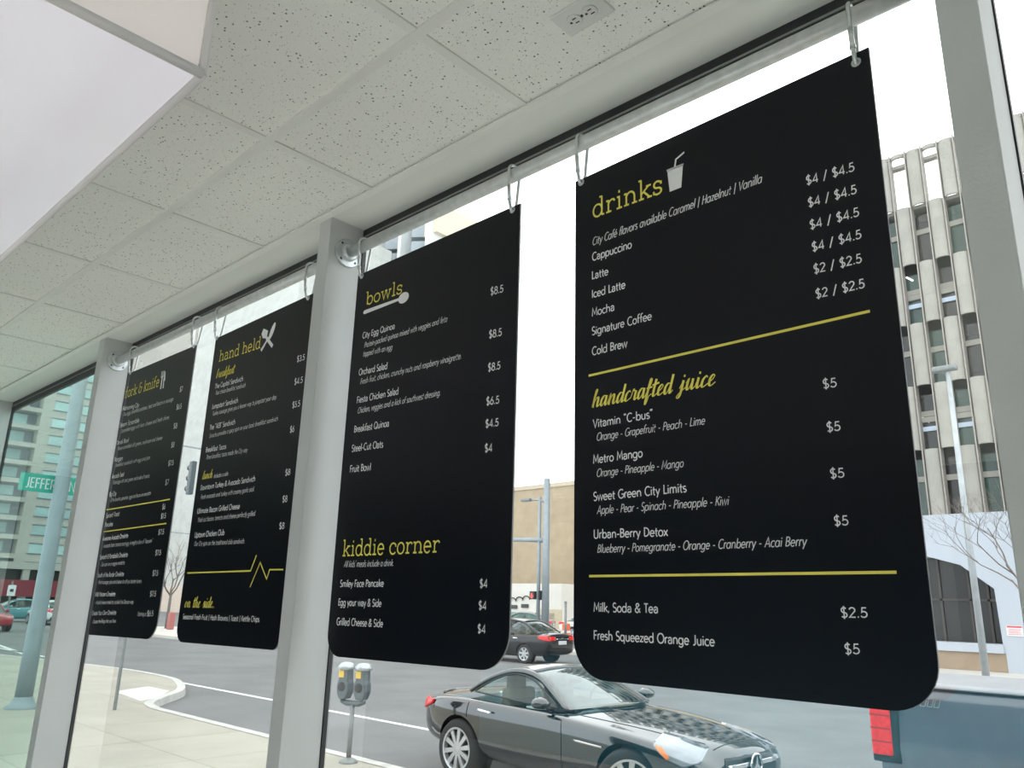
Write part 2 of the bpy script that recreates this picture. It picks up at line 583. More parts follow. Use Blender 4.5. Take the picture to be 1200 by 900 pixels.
X = 0.63
BO = ell(.30, X / 2, .25, X / 2)
GL = {
 ' ': (.34, []),
 'a': (.56, [[(.07, .50)] + arc(.25, .42, .20, .21, 125, 0, 6) + [(.45, 0)], arc(.26, .18, .19, .18, 70, 360, 12)]),
 'b': (.64, [[(.10, 1.04), (.10, 0)], ell(.35, X / 2, .24, X / 2)]),
 'c': (.52, [arc(.31, X / 2, .25, X / 2, 45, 315)]),
 'd': (.65, [[(.54, 1.04), (.54, 0)], BO]),
 'e': (.58, [[(.05, .33), (.53, .33)] + arc(.29, X / 2, .24, X / 2, 5, 320)[1:]]),
 'f': (.36, [[(.15, 0), (.15, .80)] + arc(.33, .82, .18, .21, 180, 70, 5), [(.02, .59), (.34, .59)]]),
 'g': (.65, [BO, [(.54, X), (.54, -.05)] + arc(.30, -.05, .24, .24, 0, -150, 8)]),
 'h': (.62, [[(.10, 1.04), (.10, 0)], arc(.31, .37, .21, .26, 180, 0, 8) + [(.52, 0)]]),
 'i': (.22, [[(.11, X), (.11, 0)], [(.11, .80), (.11, .92)]]),
 'j': (.24, [[(.12, X), (.12, -.10)] + arc(-.04, -.10, .16, .17, 0, -80, 4), [(.12, .80), (.12, .92)]]),
 'k': (.52, [[(.10, 1.04), (.10, 0)], [(.47, X), (.12, .27)], [(.22, .36), (.50, 0)]]),
 'l': (.22, [[(.11, 1.04), (.11, 0)]]),
 'm': (.92, [[(.10, X), (.10, 0)], arc(.28, .38, .18, .25, 180, 0, 8) + [(.46, 0)], arc(.64, .38, .18, .25, 180, 0, 8) + [(.82, 0)]]),
 'n': (.62, [[(.10, X), (.10, 0)], arc(.31, .37, .21, .26, 180, 0, 8) + [(.52, 0)]]),
 'o': (.60, [BO]),
 'p': (.64, [[(.10, X), (.10, -.30)], ell(.35, X / 2, .24, X / 2)]),
 'q': (.65, [[(.54, X), (.54, -.30)], BO]),
 'r': (.37, [[(.10, X), (.10, 0)], arc(.31, .37, .21, .25, 180, 75, 6)]),
 's': (.44, [scurve(.38, X)]),
 't': (.36, [[(.16, .88), (.16, .14)] + arc(.29, .15, .13, .15, 180, 280, 5), [(.02, .59), (.34, .59)]]),
 'u': (.61, [[(.10, X), (.10, .26)] + arc(.30, .26, .20, .26, 180, 360, 8), [(.50, X), (.50, 0)]]),
 'v': (.52, [[(.03, X), (.26, 0), (.49, X)]]),
 'w': (.78, [[(.03, X), (.21, 0), (.39, X), (.57, 0), (.75, X)]]),
 'x': (.50, [[(.04, X), (.46, 0)], [(.46, X), (.04, 0)]]),
 'y': (.52, [[(.03, X), (.27, .03)], [(.49, X), (.16, -.30)]]),
 'z': (.48, [[(.05, X - .05), (.43, X - .05), (.05, .05), (.44, .05)]]),
 'A': (.70, [[(.03, 0), (.35, 1), (.67, 0)], [(.15, .33), (.55, .33)]]),
 'B': (.60, [[(.10, 0), (.10, .95), (.28, .95)] + arc(.28, .735, .20, .215, 90, -90, 8) + [(.10, .52)], [(.28, .52)] + arc(.28, .285, .25, .235, 90, -90, 8) + [(.10, .05)]]),
 'C': (.70, [arc(.42, .5, .36, .5, 50, 310)]),
 'D': (.70, [[(.10, .05), (.10, .95), (.25, .95)] + arc(.25, .5, .38, .45, 90, -90, 10) + [(.10, .05)]]),
 'E': (.52, [[(.48, .95), (.10, .95), (.10, .05), (.48, .05)], [(.10, .52), (.44, .52)]]),
 'F': (.50, [[(.48, .95), (.10, .95), (.10, 0)], [(.10, .50), (.43, .50)]]),
 'G': (.76, [arc(.43, .5, .37, .5, 50, 350, 14) + [(.79, .45), (.48, .45)]]),
 'H': (.70, [[(.10, 0), (.10, 1)], [(.60, 0), (.60, 1)], [(.10, .52), (.60, .52)]]),
 'I': (.22, [[(.11, 0), (.11, 1)]]),
 'J': (.42, [[(.31, 1), (.31, .22)] + arc(.13, .22, .18, .22, 0, -110, 6)]),
 'K': (.60, [[(.10, 0), (.10, 1)], [(.54, 1), (.12, .42)], [(.24, .56), (.57, 0)]]),
 'L': (.46, [[(.10, 1), (.10, .05), (.45, .05)]]),
 'M': (.84, [[(.08, 0), (.14, 1), (.42, .25), (.70, 1), (.76, 0)]]),
 'N': (.72, [[(.10, 0), (.10, 1), (.62, 0), (.62, 1)]]),
 'O': (.84, [ell(.42, .5, .38, .5)]),
 'P': (.56, [[(.10, 0), (.10, .95), (.28, .95)] + arc(.28, .71, .24, .24, 90, -90, 8) + [(.10, .47)]]),
 'Q': (.84, [ell(.42, .5, .38, .5), [(.48, .28), (.78, -.03)]]),
 'R': (.60, [[(.10, 0), (.10, .95), (.28, .95)] + arc(.28, .71, .24, .24, 90, -90, 8) + [(.10, .47)], [(.28, .47), (.56, 0)]]),
 'S': (.54, [scurve(.48, 1.0)]),
 'T': (.52, [[(.26, 0), (.26, .95)], [(.02, .95), (.50, .95)]]),
 'U': (.70, [[(.10, 1), (.10, .27)] + arc(.35, .27, .25, .27, 180, 360, 10) + [(.60, 1)]]),
 'V': (.64, [[(.02, 1), (.32, 0), (.62, 1)]]),
 'W': (.98, [[(.02, 1), (.25, 0), (.49, 1), (.73, 0), (.96, 1)]]),
 'Y': (.60, [[(.02, 1), (.30, .48), (.58, 1)], [(.30, .48), (.30, 0)]]),
 '0': (.60, [ell(.30, .5, .25, .5)]),
 '1': (.36, [[(.08, .82), (.22, .97), (.22, 0)]]),
 '2': (.56, [arc(.28, .72, .22, .25, 165, -20, 8) + [(.06, .05), (.52, .05)]]),
 '3': (.56, [arc(.26, .75, .20, .22, 150, -90, 9) + arc(.27, .28, .23, .27, 90, -150, 9)[1:]]),
 '4': (.60, [[(.44, 0), (.44, .97), (.05, .25), (.57, .25)]]),
 '5': (.56, [[(.48, .95), (.17, .95), (.12, .53)] + arc(.26, .32, .25, .28, 110, -150, 10)]),
 '6': (.58, [[(.40, 1.0), (.10, .45)], ell(.29, .30, .24, .28)]),
 '7': (.54, [[(.05, .95), (.50, .95), (.18, 0)]]),
 '8': (.58, [ell(.29, .75, .19, .22), ell(.29, .27, .24, .26)]),
 '9': (.58, [[(.18, 0), (.48, .55)], ell(.29, .70, .24, .28)]),
 '$': (.58, [scurve(.50, .94, .03), [(.28, 1.13), (.28, -.13)]]),
 '/': (.46, [[(.06, -.12), (.40, 1.06)]]),
 '|': (.30, [[(.15, -.18), (.15, 1.05)]]),
 '-': (.38, [[(.05, .36), (.33, .36)]]),
 '.': (.22, [[(.11, 0), (.11, .13)]]),
 ',': (.22, [[(.12, .12), (.06, -.12)]]),
 '&': (.72, [[(.66, 0), (.20, .62)] + arc(.33, .79, .17, .18, 200, -10, 8) + [(.16, .45)] + arc(.28, .25, .23, .25, 130, 300, 8) + [(.64, .46)]]),
 "'": (.16, [[(.09, 1.03), (.06, .80)]]),
 '(': (.36, [[(.06, 1.05), (.10, .82)], [(.22, 1.05), (.26, .82)]]),   # opening quotes
 ')': (.36, [[(.10, 1.05), (.06, .82)], [(.26, 1.05), (.22, .82)]]),   # closing quotes
}
GL['é'] = (.58, GL['e'][1] + [[(.24, .74), (.38, .92)]])
IT = dict(GL)   # italic: single-storey a
IT['a'] = (.65, [BO, [(.54, X), (.54, 0)]])


def serif(x0, x1, y): return [(x0, y), (x1, y)]


H_ = 1.0
SLAB = {
 ' ': (.30, []),
 'd': (.70, [BO, [(.54, H_), (.54, .02)], serif(.40, .54, H_ - .03), serif(.54, .68, .03)]),
 'r': (.56, [[(.18, X), (.18, 0)], serif(.05, .18, X - .03), serif(.05, .34, .03), arc(.40, .36, .22, .25, 180, 70, 6) + [(.53, .50)]]),
 'i': (.38, [[(.19, X), (.19, 0)], serif(.06, .19, X - .03), serif(.04, .34, .03), [(.19, .80), (.19, .93)]]),
 'n': (.76, [[(.16, X), (.16, 0)], serif(.03, .16, X - .03), serif(.03, .30, .03), arc(.38, .38, .22, .25, 180, 0, 8) + [(.60, 0)], serif(.46, .74, .03)]),
 'k': (.72, [[(.16, H_), (.16, 0)], serif(.03, .16, H_ - .03), serif(.03, .30, .03), [(.56, X - .03), (.18, .28)], serif(.42, .68, X - .03), [(.30, .36), (.60, .03)], serif(.48, .72, .03)]),
 's': (.52, [scurve(.44, X), [(.435, X - .02), (.435, X - .18)], [(.06, .02), (.06, .18)]]),
 'b': (.68, [[(.14, H_), (.14, .02)], serif(.01, .14, H_ - .03), ell(.38, X / 2, .24, X / 2)]),
 'o': (.62, [ell(.31, X / 2, .26, X / 2)]),
 'w': (.92, [[(.10, X), (.28, 0), (.46, X), (.64, 0), (.82, X)], serif(.00, .22, X - .03), serif(.36, .56, X - .03), serif(.70, .92, X - .03)]),
 'l': (.38, [[(.19, H_), (.19, 0)], serif(.06, .19, H_ - .03), serif(.04, .34, .03)]),
 'c': (.58, [arc(.32, X / 2, .26, X / 2, 40, 320), [(.52, X - .06), (.52, X - .22)]]),
 'h': (.76, [[(.16, H_), (.16, 0)], serif(.03, .16, H_ - .03), serif(.03, .30, .03), arc(.38, .38, .22, .25, 180, 0, 8) + [(.60, 0)], serif(.46, .74, .03)]),
 'e': (.60, GL['e'][1]),
 'a': (.66, [[(.08, .50)] + arc(.27, .42, .22, .21, 125, 0, 6) + [(.49, .03), (.62, .03)], arc(.28, .18, .21, .18, 70, 360, 12)]),
 'f': (.50, [[(.18, 0), (.18, .80)] + arc(.36, .80, .18, .20, 180, 60, 5), serif(.03, .40, X - .03), serif(.04, .36, .03)]),
 '&': (.66, [arc(.30, .76, .20, .19, 40, 270, 9) + arc(.30, .29, .25, .28, 90, 360, 10)[1:] + [(.60, .50)], [(.38, .50), (.66, .50)]]),
}
# brush script, drawn as pen paths (thick going down, thin going up)
SCR = {
 ' ': (.46, []),
 'h': (.62, [spl([(.00, .12), (.18, .66), (.26, 1.02), (.17, 1.0), (.10, .45), (.08, 0)]), spl([(.09, .05), (.24, .50), (.38, .58), (.42, .42), (.40, .12), (.47, .02), (.62, .18)])]),
 'a': (.58, [spl([(.40, .54), (.24, .60), (.08, .38), (.07, .10), (.18, .02), (.34, .28), (.42, .58)]), spl([(.42, .60), (.40, .16), (.45, .02), (.60, .18)])]),
 'n': (.66, [spl([(.00, .18), (.10, .52), (.12, .54), (.10, .0)]), spl([(.10, .05), (.26, .50), (.40, .58), (.44, .42), (.42, .12), (.50, .02), (.66, .18)])]),
 'd': (.60, [spl([(.40, .54), (.24, .60), (.08, .38), (.07, .10), (.18, .02), (.34, .28), (.46, .70)]), spl([(.50, 1.06), (.42, .16), (.47, .02), (.62, .18)])]),
 'c': (.46, [spl([(.38, .50), (.30, .60), (.12, .44), (.06, .16), (.16, .02), (.46, .18)])]),
 'r': (.48, [spl([(.00, .18), (.12, .62), (.16, .56), (.32, .54)]), spl([(.32, .55), (.28, .14), (.34, .02), (.50, .18)])]),
 'f': (.42, [spl([(.00, .18), (.24, .66), (.32, 1.0), (.22, 1.02), (.14, .50), (.06, -.26), (.12, -.34), (.20, -.10), (.24, .06), (.42, .18)]), [(.02, .52), (.40, .58)]]),
 't': (.38, [spl([(.20, .98), (.12, .30), (.14, .04), (.24, .04), (.40, .18)]), [(-.02, .66), (.44, .74)]]),
 'e': (.46, [spl([(.08, .22), (.26, .36), (.36, .52), (.26, .60), (.10, .42), (.08, .12), (.20, .02), (.46, .18)])]),
 'j': (.40, [spl([(.00, .18), (.20, .58)]), spl([(.20, .60), (.12, -.10), (.00, -.34), (-.12, -.28), (.06, -.06), (.40, .18)]), [(.22, .78), (.23, .90)]]),
 'u': (.64, [spl([(.00, .40), (.12, .60), (.08, .20), (.14, .02), (.28, .16), (.42, .58)]), spl([(.43, .60), (.40, .16), (.46, .02), (.64, .18)])]),
 'i': (.34, [spl([(.00, .20), (.13, .58)]), spl([(.14, .60), (.10, .16), (.16, .02), (.34, .18)]), [(.18, .78), (.19, .90)]]),
 'o': (.52, [spl([(.24, .60), (.10, .42), (.07, .14), (.18, .02), (.34, .20), (.36, .48), (.24, .60)]), spl([(.34, .50), (.42, .40), (.54, .46)])]),
 's': (.44, [spl([(.00, .18), (.22, .62), (.28, .34), (.26, .06), (.10, .02)]), spl([(.22, .04), (.44, .18)])]),
 'l': (.36, [spl([(.02, .18), (.26, .74), (.32, 1.0), (.22, 1.02), (.12, .50), (.10, .12), (.18, .02), (.36, .18)])]),
 'k': (.56, [spl([(.00, .12), (.18, .66), (.26, 1.02), (.17, 1.0), (.10, .45), (.08, 0)]), spl([(.10, .18), (.36, .58), (.34, .40), (.14, .30)]), spl([(.16, .32), (.34, .06), (.56, .18)])]),
 'b': (.52, [spl([(.00, .14), (.20, .68), (.28, 1.0), (.18, 1.02), (.10, .50), (.08, .14), (.18, .02), (.34, .20), (.34, .46), (.22, .52)]), spl([(.34, .44), (.54, .42)])]),
 '.': (.20, [[(.06, 0), (.07, .12)]]),
}


def lay(mb, text, P0, P1, cap, font, pen, slant=0.0, script=False, y=0.0, track=0.03):
    """set one line of lettering from P0 to P1 (board x,z) with cap height in metres"""
    adv = [font[ch][0] + track for ch in text]
    tot = sum(adv) - track
    dx = (P1[0] - P0[0]) / tot; dz = (P1[1] - P0[1]) / tot
    pen_x = 0.0
    cnt = [0]

    def put(stroke, x0):
        pts = [((x0 + p[0]) * dx + slant * p[1] * cap, p[1] * cap + (x0 + p[0]) * dz) for p in stroke]
        if script:
            ws = []
            for i in range(len(pts)):
                a = pts[max(0, i - 1)]; b = pts[min(len(pts) - 1, i + 1)]
                d = Vector((b[0] - a[0], b[1] - a[1]))
                d = d.normalized() if d.length > 1e-9 else Vector((1, 0))
                w = pen * (0.42 + 0.75 * max(0.0, -d.y) ** 1.5)
                ws.append(w * cap)
            if len(stroke) == 2: ws = [pen * cap * .8] * 2
        else:
            ws = [pen * cap] * len(pts)
        cnt[0] += 1
        yo = y - 1.5e-5 * (cnt[0] % 40)     # each stroke a hair in front of the last, as wet ink overlaps
        mb.ribbon(pts, ws, lambda u, v: (P0[0] + u, yo, P0[1] + v))
    for ch, a in zip(text, adv):
        for st in font[ch][1]:
            put(st, pen_x)
        pen_x += a


# ------------------------------------------------------------------ menu boards
BY = 1.292     # front face of the boards
THK = 0.005


def bp(u, v):
    p = on_y(u, v, BY); return (p.x, p.z)


def board_outline(x0, x1, ztl, ztr, zbl, zbr, rl, rr):
    pts = [(x0, ztl), (x0, zbl + rl)]
    pts += [(x0 + rl - rl * math.cos(a), zbl + rl - rl * math.sin(a)) for a in [PI / 2 * i / 10 for i in range(1, 11)]]
    pts += [(x1 - rr + rr * math.sin(a), zbr + rr - rr * math.cos(a)) for a in [PI / 2 * i / 10 for i in range(0, 11)]]
    pts += [(x1, ztr)]
    return pts


def make_board(label, outline, lines, rules, icon, holes):
    """lines: (style, text, u0, v0, u1, v1, cap_px)"""
    xs = [p[0] for p in outline]; zs = [p[1] for p in outline]
    org = Vector(((min(xs) + max(xs)) / 2, BY, min(zs)))
    root = empty('menu_board', org)
    tag(root, label, 'menu board', 'black menu boards hanging in the window')

    def mk(mb, name, mat):
        bmesh.ops.translate(mb.bm, vec=-org, verts=mb.bm.verts)
        return mb.build(name, mat, root, recalc=False)
    core = MB().prism(outline, lambda u, v, d: (u, BY + d, v), 0.0012, THK)
    bmesh.ops.recalc_face_normals(core.bm, faces=core.bm.faces)
    mk(core, 'board_core', M_BOARDEDGE)
    cx = sum(xs) / len(xs); cz = sum(zs) / len(zs)
    fac = MB().prism([(cx + (p[0] - cx) * .9985, cz + (p[1] - cz) * .9985) for p in outline], lambda u, v, d: (u, BY + d, v), 0.0, 0.0013)
    bmesh.ops.recalc_face_normals(fac.bm, faces=fac.bm.faces)
    mk(fac, 'printed_face', M_BOARD)
    nm = {'slab': ('heading_lettering', M_YELLOWINK), 'script': ('script_lettering', M_YELLOWINK), 'desc': ('description_lettering', M_GREYINK),
          'item': ('dish_lettering', M_WHITEINK), 'price': ('price_lettering', M_WHITEINK)}
    for st, text, u0, v0, u1, v1, cap in lines:
        P0 = bp(u0, v0); P1 = bp(u1, v1)
        ch = bp(u0, v0 - cap)[1] - P0[1]
        yy = BY - 0.0005
        if st == 'slab' and ' ' in text:      # one part per word
            tot = sum(SLAB[q][0] + .04 for q in text) - .04
            at = 0.0
            for wd in text.split(' '):
                wa = sum(SLAB[q][0] + .04 for q in wd) - .04
                Q = [(P0[0] + (P1[0] - P0[0]) * f_, P0[1] + (P1[1] - P0[1]) * f_) for f_ in (at / tot, (at + wa) / tot)]
                mb = MB(); lay(mb, wd, Q[0], Q[1], ch, SLAB, .092, y=yy, track=.04); mk(mb, *nm[st])
                at += wa + .04 + SLAB[' '][0] + .04
            continue
        mb = MB()
        if st == 'slab': lay(mb, text, P0, P1, ch, SLAB, .092, y=yy, track=.04)
        elif st == 'script': lay(mb, text, P0, P1, ch, SCR, .130, slant=.22, script=True, y=yy, track=0)
        elif st == 'desc': lay(mb, text, P0, P1, ch, IT, .105, slant=.20, y=yy)
        elif st == 'item': lay(mb, text, P0, P1, ch, GL, .135, y=yy)
        elif st == 'price': lay(mb, text, P0, P1, ch, GL, .13, y=yy, track=.06)
        mk(mb, *nm[st])
    for path, wpx in rules:
        mb = MB()
        pts = [bp(*q) for q in path]
        wz = abs(bp(path[0][0], path[0][1] - wpx)[1] - pts[0][1])
        mb.ribbon(pts, wz, lambda u, v: (u, BY - .0005, v))
        mk(mb, 'divider_line', M_YELLOWINK)
    if icon:
        mb = MB(); icon(mb); mk(mb, icon.__name__, M_WHITEINK)
    for hx, hz in holes:
        mb = MB()
        mb.lathe([(.0045, -.0012), (.0085, -.0012), (.0090, 0), (.0045, .001)], (hx, BY, hz), (0, 1, 0), 16)
        mk(mb, 'grommet', M_HOOK)
    return root


def ip(pts, mb):
    mb.face([(p[0], BY - .0006, p[1]) for p in pts])


def ribb(mb, pts, w):
    mb.ribbon(pts, w, lambda u, v: (u, BY - .0007, v))


def cup_icon(mb):
    ip([bp(782, 200), bp(800.5, 192.5), bp(798.6, 219.6), bp(785, 225)], mb)
    ip([bp(781.3, 199.2), bp(801.2, 191.4), bp(801, 193.6), bp(781.6, 201.4)], mb)
    ribb(mb, [bp(791, 195.5), bp(792.2, 187), bp(802, 178.5)], .004)


def spoon_icon(mb):
    a, b = bp(427.3, 366), bp(468, 350.7)
    mb.ribbon([a, ((a[0] + b[0]) / 2, (a[1] + b[1]) / 2), b], [.0125, .011, .008], lambda u, v: (u, BY - .0007, v))
    ip(arc(a[0], a[1], .006, .006, 0, 340, 12), mb)
    c = bp(473, 349)
    ip(arc(c[0], c[1], .0235, .0165, 0, 345, 20), mb)


def spatula_and_spoon_icon(mb):
    # spatula from lower right to upper left
    a, b = bp(319.5, 406), bp(312.5, 396)
    ribb(mb, [a, b], .013)
    ribb(mb, [b, bp(309.5, 393.5)], .008)
    h = [bp(306.5, 391.5), bp(309, 385), bp(314.3, 387.5), bp(312.5, 396.5), bp(308, 396.5)]
    ip(h, mb)
    # spoon from lower left to upper right
    a, b = bp(306, 411), bp(316, 394)
    mb.ribbon([a, b], [.013, .007], lambda u, v: (u, BY - .0008, v))
    c = bp(319, 388)
    ip([(c[0] + x_ * .8 + z_ * .45, c[1] + z_) for x_, z_ in arc(0, 0, .017, .029, 0, 340, 18)], mb)


def fork_and_knife_icon(mb):
    a, b = bp(188.3, 456), bp(190.3, 441)
    ribb(mb, [a, b], .011)
    c = bp(191, 434.8)
    for dx in (-.010, 0, .010):
        ribb(mb, [(b[0] + dx, b[1] - .003), (c[0] + dx, c[1])], .0045)
    ribb(mb, [(b[0] - .012, b[1] - .002), (b[0] + .012, b[1] - .002)], .006)
    a, b = bp(191.2, 455), bp(192.3, 443)
    ribb(mb, [a, b], .010)
    ip([bp(191.8, 446), bp(193.6, 446), bp(194.0, 436), bp(192.8, 434.5)], mb)


DRINKS = [
 ('slab', 'drinks', 694.5, 256, 777, 225.5, 22.5),
 ('desc', 'City Café flavors available Caramel | Hazelnut | Vanilla', 694, 288, 893, 214, 9),
 ('item', 'Cappuccino', 694, 306, 740.5, 290.5, 9.2), ('item', 'Latte', 693.6, 327.6, 713, 322, 9.2),
 ('item', 'Iced Latte', 693.6, 349.4, 733, 337.6, 9.2), ('item', 'Mocha', 693.6, 371, 720.3, 363.6, 9.2),
 ('item', 'Signature Coffee', 693.6, 393, 764, 374.6, 9.4), ('item', 'Cold Brew', 693.8, 416.6, 735.3, 406.6, 9.4),
 ('script', 'handcrafted juice', 693.5, 478, 838, 451.5, 19),
 ('item', 'Vitamin (C-bus)', 695, 501.4, 765.4, 489.6, 9.6), ('desc', 'Orange - Grapefruit - Peach - Lime', 699, 516.6, 826, 497.2, 9),
 ('item', 'Metro Mango', 695, 543.4, 753.3, 535.4, 9.8), ('desc', 'Orange - Pineapple - Mango', 699, 559, 801, 547.3, 9.2),
 ('item', 'Sweet Green City Limits', 695.4, 587, 805, 576.4, 10), ('desc', 'Apple - Pear - Spinach - Pineapple - Kiwi', 699.6, 602.4, 854, 591.6, 9.4),
 ('item', 'Urban-Berry Detox', 695.6, 631, 783, 628, 10.2), ('desc', 'Blueberry - Pomegranate - Orange - Cranberry - Acai Berry', 699.8, 647.8, 945, 639.7, 9.6),
 ('item', 'Milk, Soda & Tea', 695.6, 716.7, 771.7, 718.4, 10.4), ('item', 'Fresh Squeezed Orange Juice', 695.6, 749.3, 838, 757.2, 10.6),
 ('price', '$4 / $4.5', 945, 217, 1001.8, 200.4, 10.5), ('price', '$4 / $4.5', 947.3, 243, 1004.4, 226.7, 10.5), ('price', '$4 / $4.5', 949.3, 269, 1007.3, 253.3, 10.5),
 ('price', '$4 / $4.5', 951.8, 295, 1010, 279.3, 10.5), ('price', '$2 / $2.5', 953.8, 321, 1010.4, 307.8, 10.8), ('price', '$2 / $2.5', 956.2, 350, 1013.8, 337.3, 10.8),
 ('price', '$5', 964.5, 455.5, 981, 453.5, 11), ('price', '$5', 969, 506.3, 985.5, 504.6, 11.2), ('price', '$5', 973, 560.7, 990, 559.6, 11.4), ('price', '$5', 977.7, 616.2, 994.8, 615.6, 11.6),
 ('price', '$2.5', 985.5, 723.8, 1017.3, 724, 12), ('price', '$5', 990, 766.5, 1008.2, 766.7, 12.2)]
BOWLS = [
 ('slab', 'bowls', 428.5, 358, 471.5, 343.3, 15),
 ('item', 'City Egg Quinoa', 424.7, 397, 462.7, 385.2, 6.8), ('desc', 'Protein-packed quinoa mixed with veggies and feta', 426.7, 407.7, 524, 376.9, 6.2),
 ('desc', 'topped with an egg', 425.3, 418, 459.6, 409.7, 6.2), ('item', 'Orchard Salad', 420.4, 440, 454, 432.2, 7.2),
 ('desc', 'Fresh fruit, chicken, crunchy nuts and raspberry vinaigrette.', 422, 450.5, 540.6, 420.4, 6.4),
 ('item', 'Fiesta Chicken Salad', 418, 472.6, 467, 462, 7.4), ('desc', 'Chicken, veggies and a kick of southwest dressing.', 419, 484.7, 516, 463.4, 6.6),
 ('item', 'Breakfast Quinoa', 414.8, 507, 456, 499.6, 7.6), ('item', 'Steel-Cut Oats', 412, 529.6, 449, 524.2, 7.8), ('item', 'Fruit Bowl', 409.8, 553.6, 434.7, 551, 8),
 ('slab', 'kiddie corner', 401, 651.9, 515.3, 647, 19), ('desc', "All kids' meals include a drink.", 402.9, 664.7, 461, 663.2, 7.2),
 ('item', 'Smiley Face Pancake', 398.4, 687.8, 449.7, 687.4, 8), ('item', 'Egg your way & Side', 396.3, 709.5, 446.9, 711, 8.2), ('item', 'Grilled Cheese & Side', 394.3, 732.4, 448.7, 734.9, 8.4),
 ('price', '$8.5', 574.7, 346, 589.8, 342.4, 8.6), ('price', '$8.5', 573, 396.4, 588, 393.4, 8.8), ('price', '$8.5', 571.8, 435.4, 586.3, 432.5, 9),
 ('price', '$6.5', 569.8, 474.9, 585, 472.8, 9), ('price', '$4.5', 568.9, 501.2, 584.2, 499.2, 9), ('price', '$4', 568, 529.8, 576.9, 529, 9),
 ('price', '$4', 562, 688.6, 571.2, 688.6, 9.6), ('price', '$4', 560.7, 714.2, 570, 714.5, 9.7), ('price', '$4', 559.5, 741.5, 569, 742.2, 9.8)]
HAND = [
 ('slab', 'hand held', 256.2, 424, 305.2, 407.7, 12.5),
 ('script', 'breakfast', 253, 443.5, 274, 437.3, 9.5), ('item', 'The Capitol Sandwich', 251.8, 455.7, 285, 446.3, 5.4), ('desc', 'Your choice breakfast sandwich', 252.2, 463, 287.4, 453.6, 4.8),
 ('item', 'Jumpstart Sandwich', 248, 479.5, 279, 471.7, 5.4), ('desc', 'Turkey sausage gives you a leaner way to jumpstart your day.', 248.7, 487.3, 324, 467.4, 4.8),
 ('item', 'The (AEB) Sandwich', 245.4, 504, 275.6, 497, 5.6), ('desc', 'Sriracha provides a spicy spin on your basic breakfast sandwich', 245, 513.4, 325.4, 493, 4.8),
 ('item', 'Breakfast Tacos', 241, 530.3, 265, 525.7, 5.6), ('desc', 'Three breakfast tacos made the City way', 241.3, 538.6, 289.6, 529.6, 5),
 ('script', 'lunch', 236.8, 562, 248.5, 559.8, 9), ('desc', 'Includes a side.', 250.4, 560.3, 267.6, 557, 4.8),
 ('item', 'Downtown Turkey & Avocado Sandwich', 234.8, 574.6, 299, 563.8, 5.8), ('desc', 'Fresh avocado and turkey with creamy garlic aioli.', 235, 585, 298, 575.5, 5),
 ('item', 'Ultimate Bacon Grilled Cheese', 231, 602, 281, 596, 5.8), ('desc', 'Thick cut bacon, tomato and cheese perfectly grilled.', 231.4, 612, 299.4, 604, 5),
 ('item', 'Uptown Chicken Club', 228, 630, 262.8, 626.8, 6), ('desc', 'Our City spin on the traditional club sandwich.', 227.3, 639.7, 286.6, 636.6, 5),
 ('script', 'on the side..', 215.8, 712, 251, 712.4, 12), ('item', 'Seasonal Fresh Fruit | Hash Browns | Toast | Kettle Chips', 214, 725.3, 303.9, 728.8, 5.8),
 ('price', '$3.5', 347.9, 424.3, 356.9, 421.7, 6.6), ('price', '$4.5', 344.8, 451, 354.5, 448.4, 6.8), ('price', '$5.5', 342.4, 478.3, 351.4, 476, 6.8), ('price', '$6', 339.6, 507, 344.6, 506, 7),
 ('price', '$8', 334, 557.5, 340, 556.3, 7), ('price', '$8', 330.7, 588.8, 336.5, 587.9, 7.2), ('price', '$8', 327, 620, 333, 619.5, 7.2)]
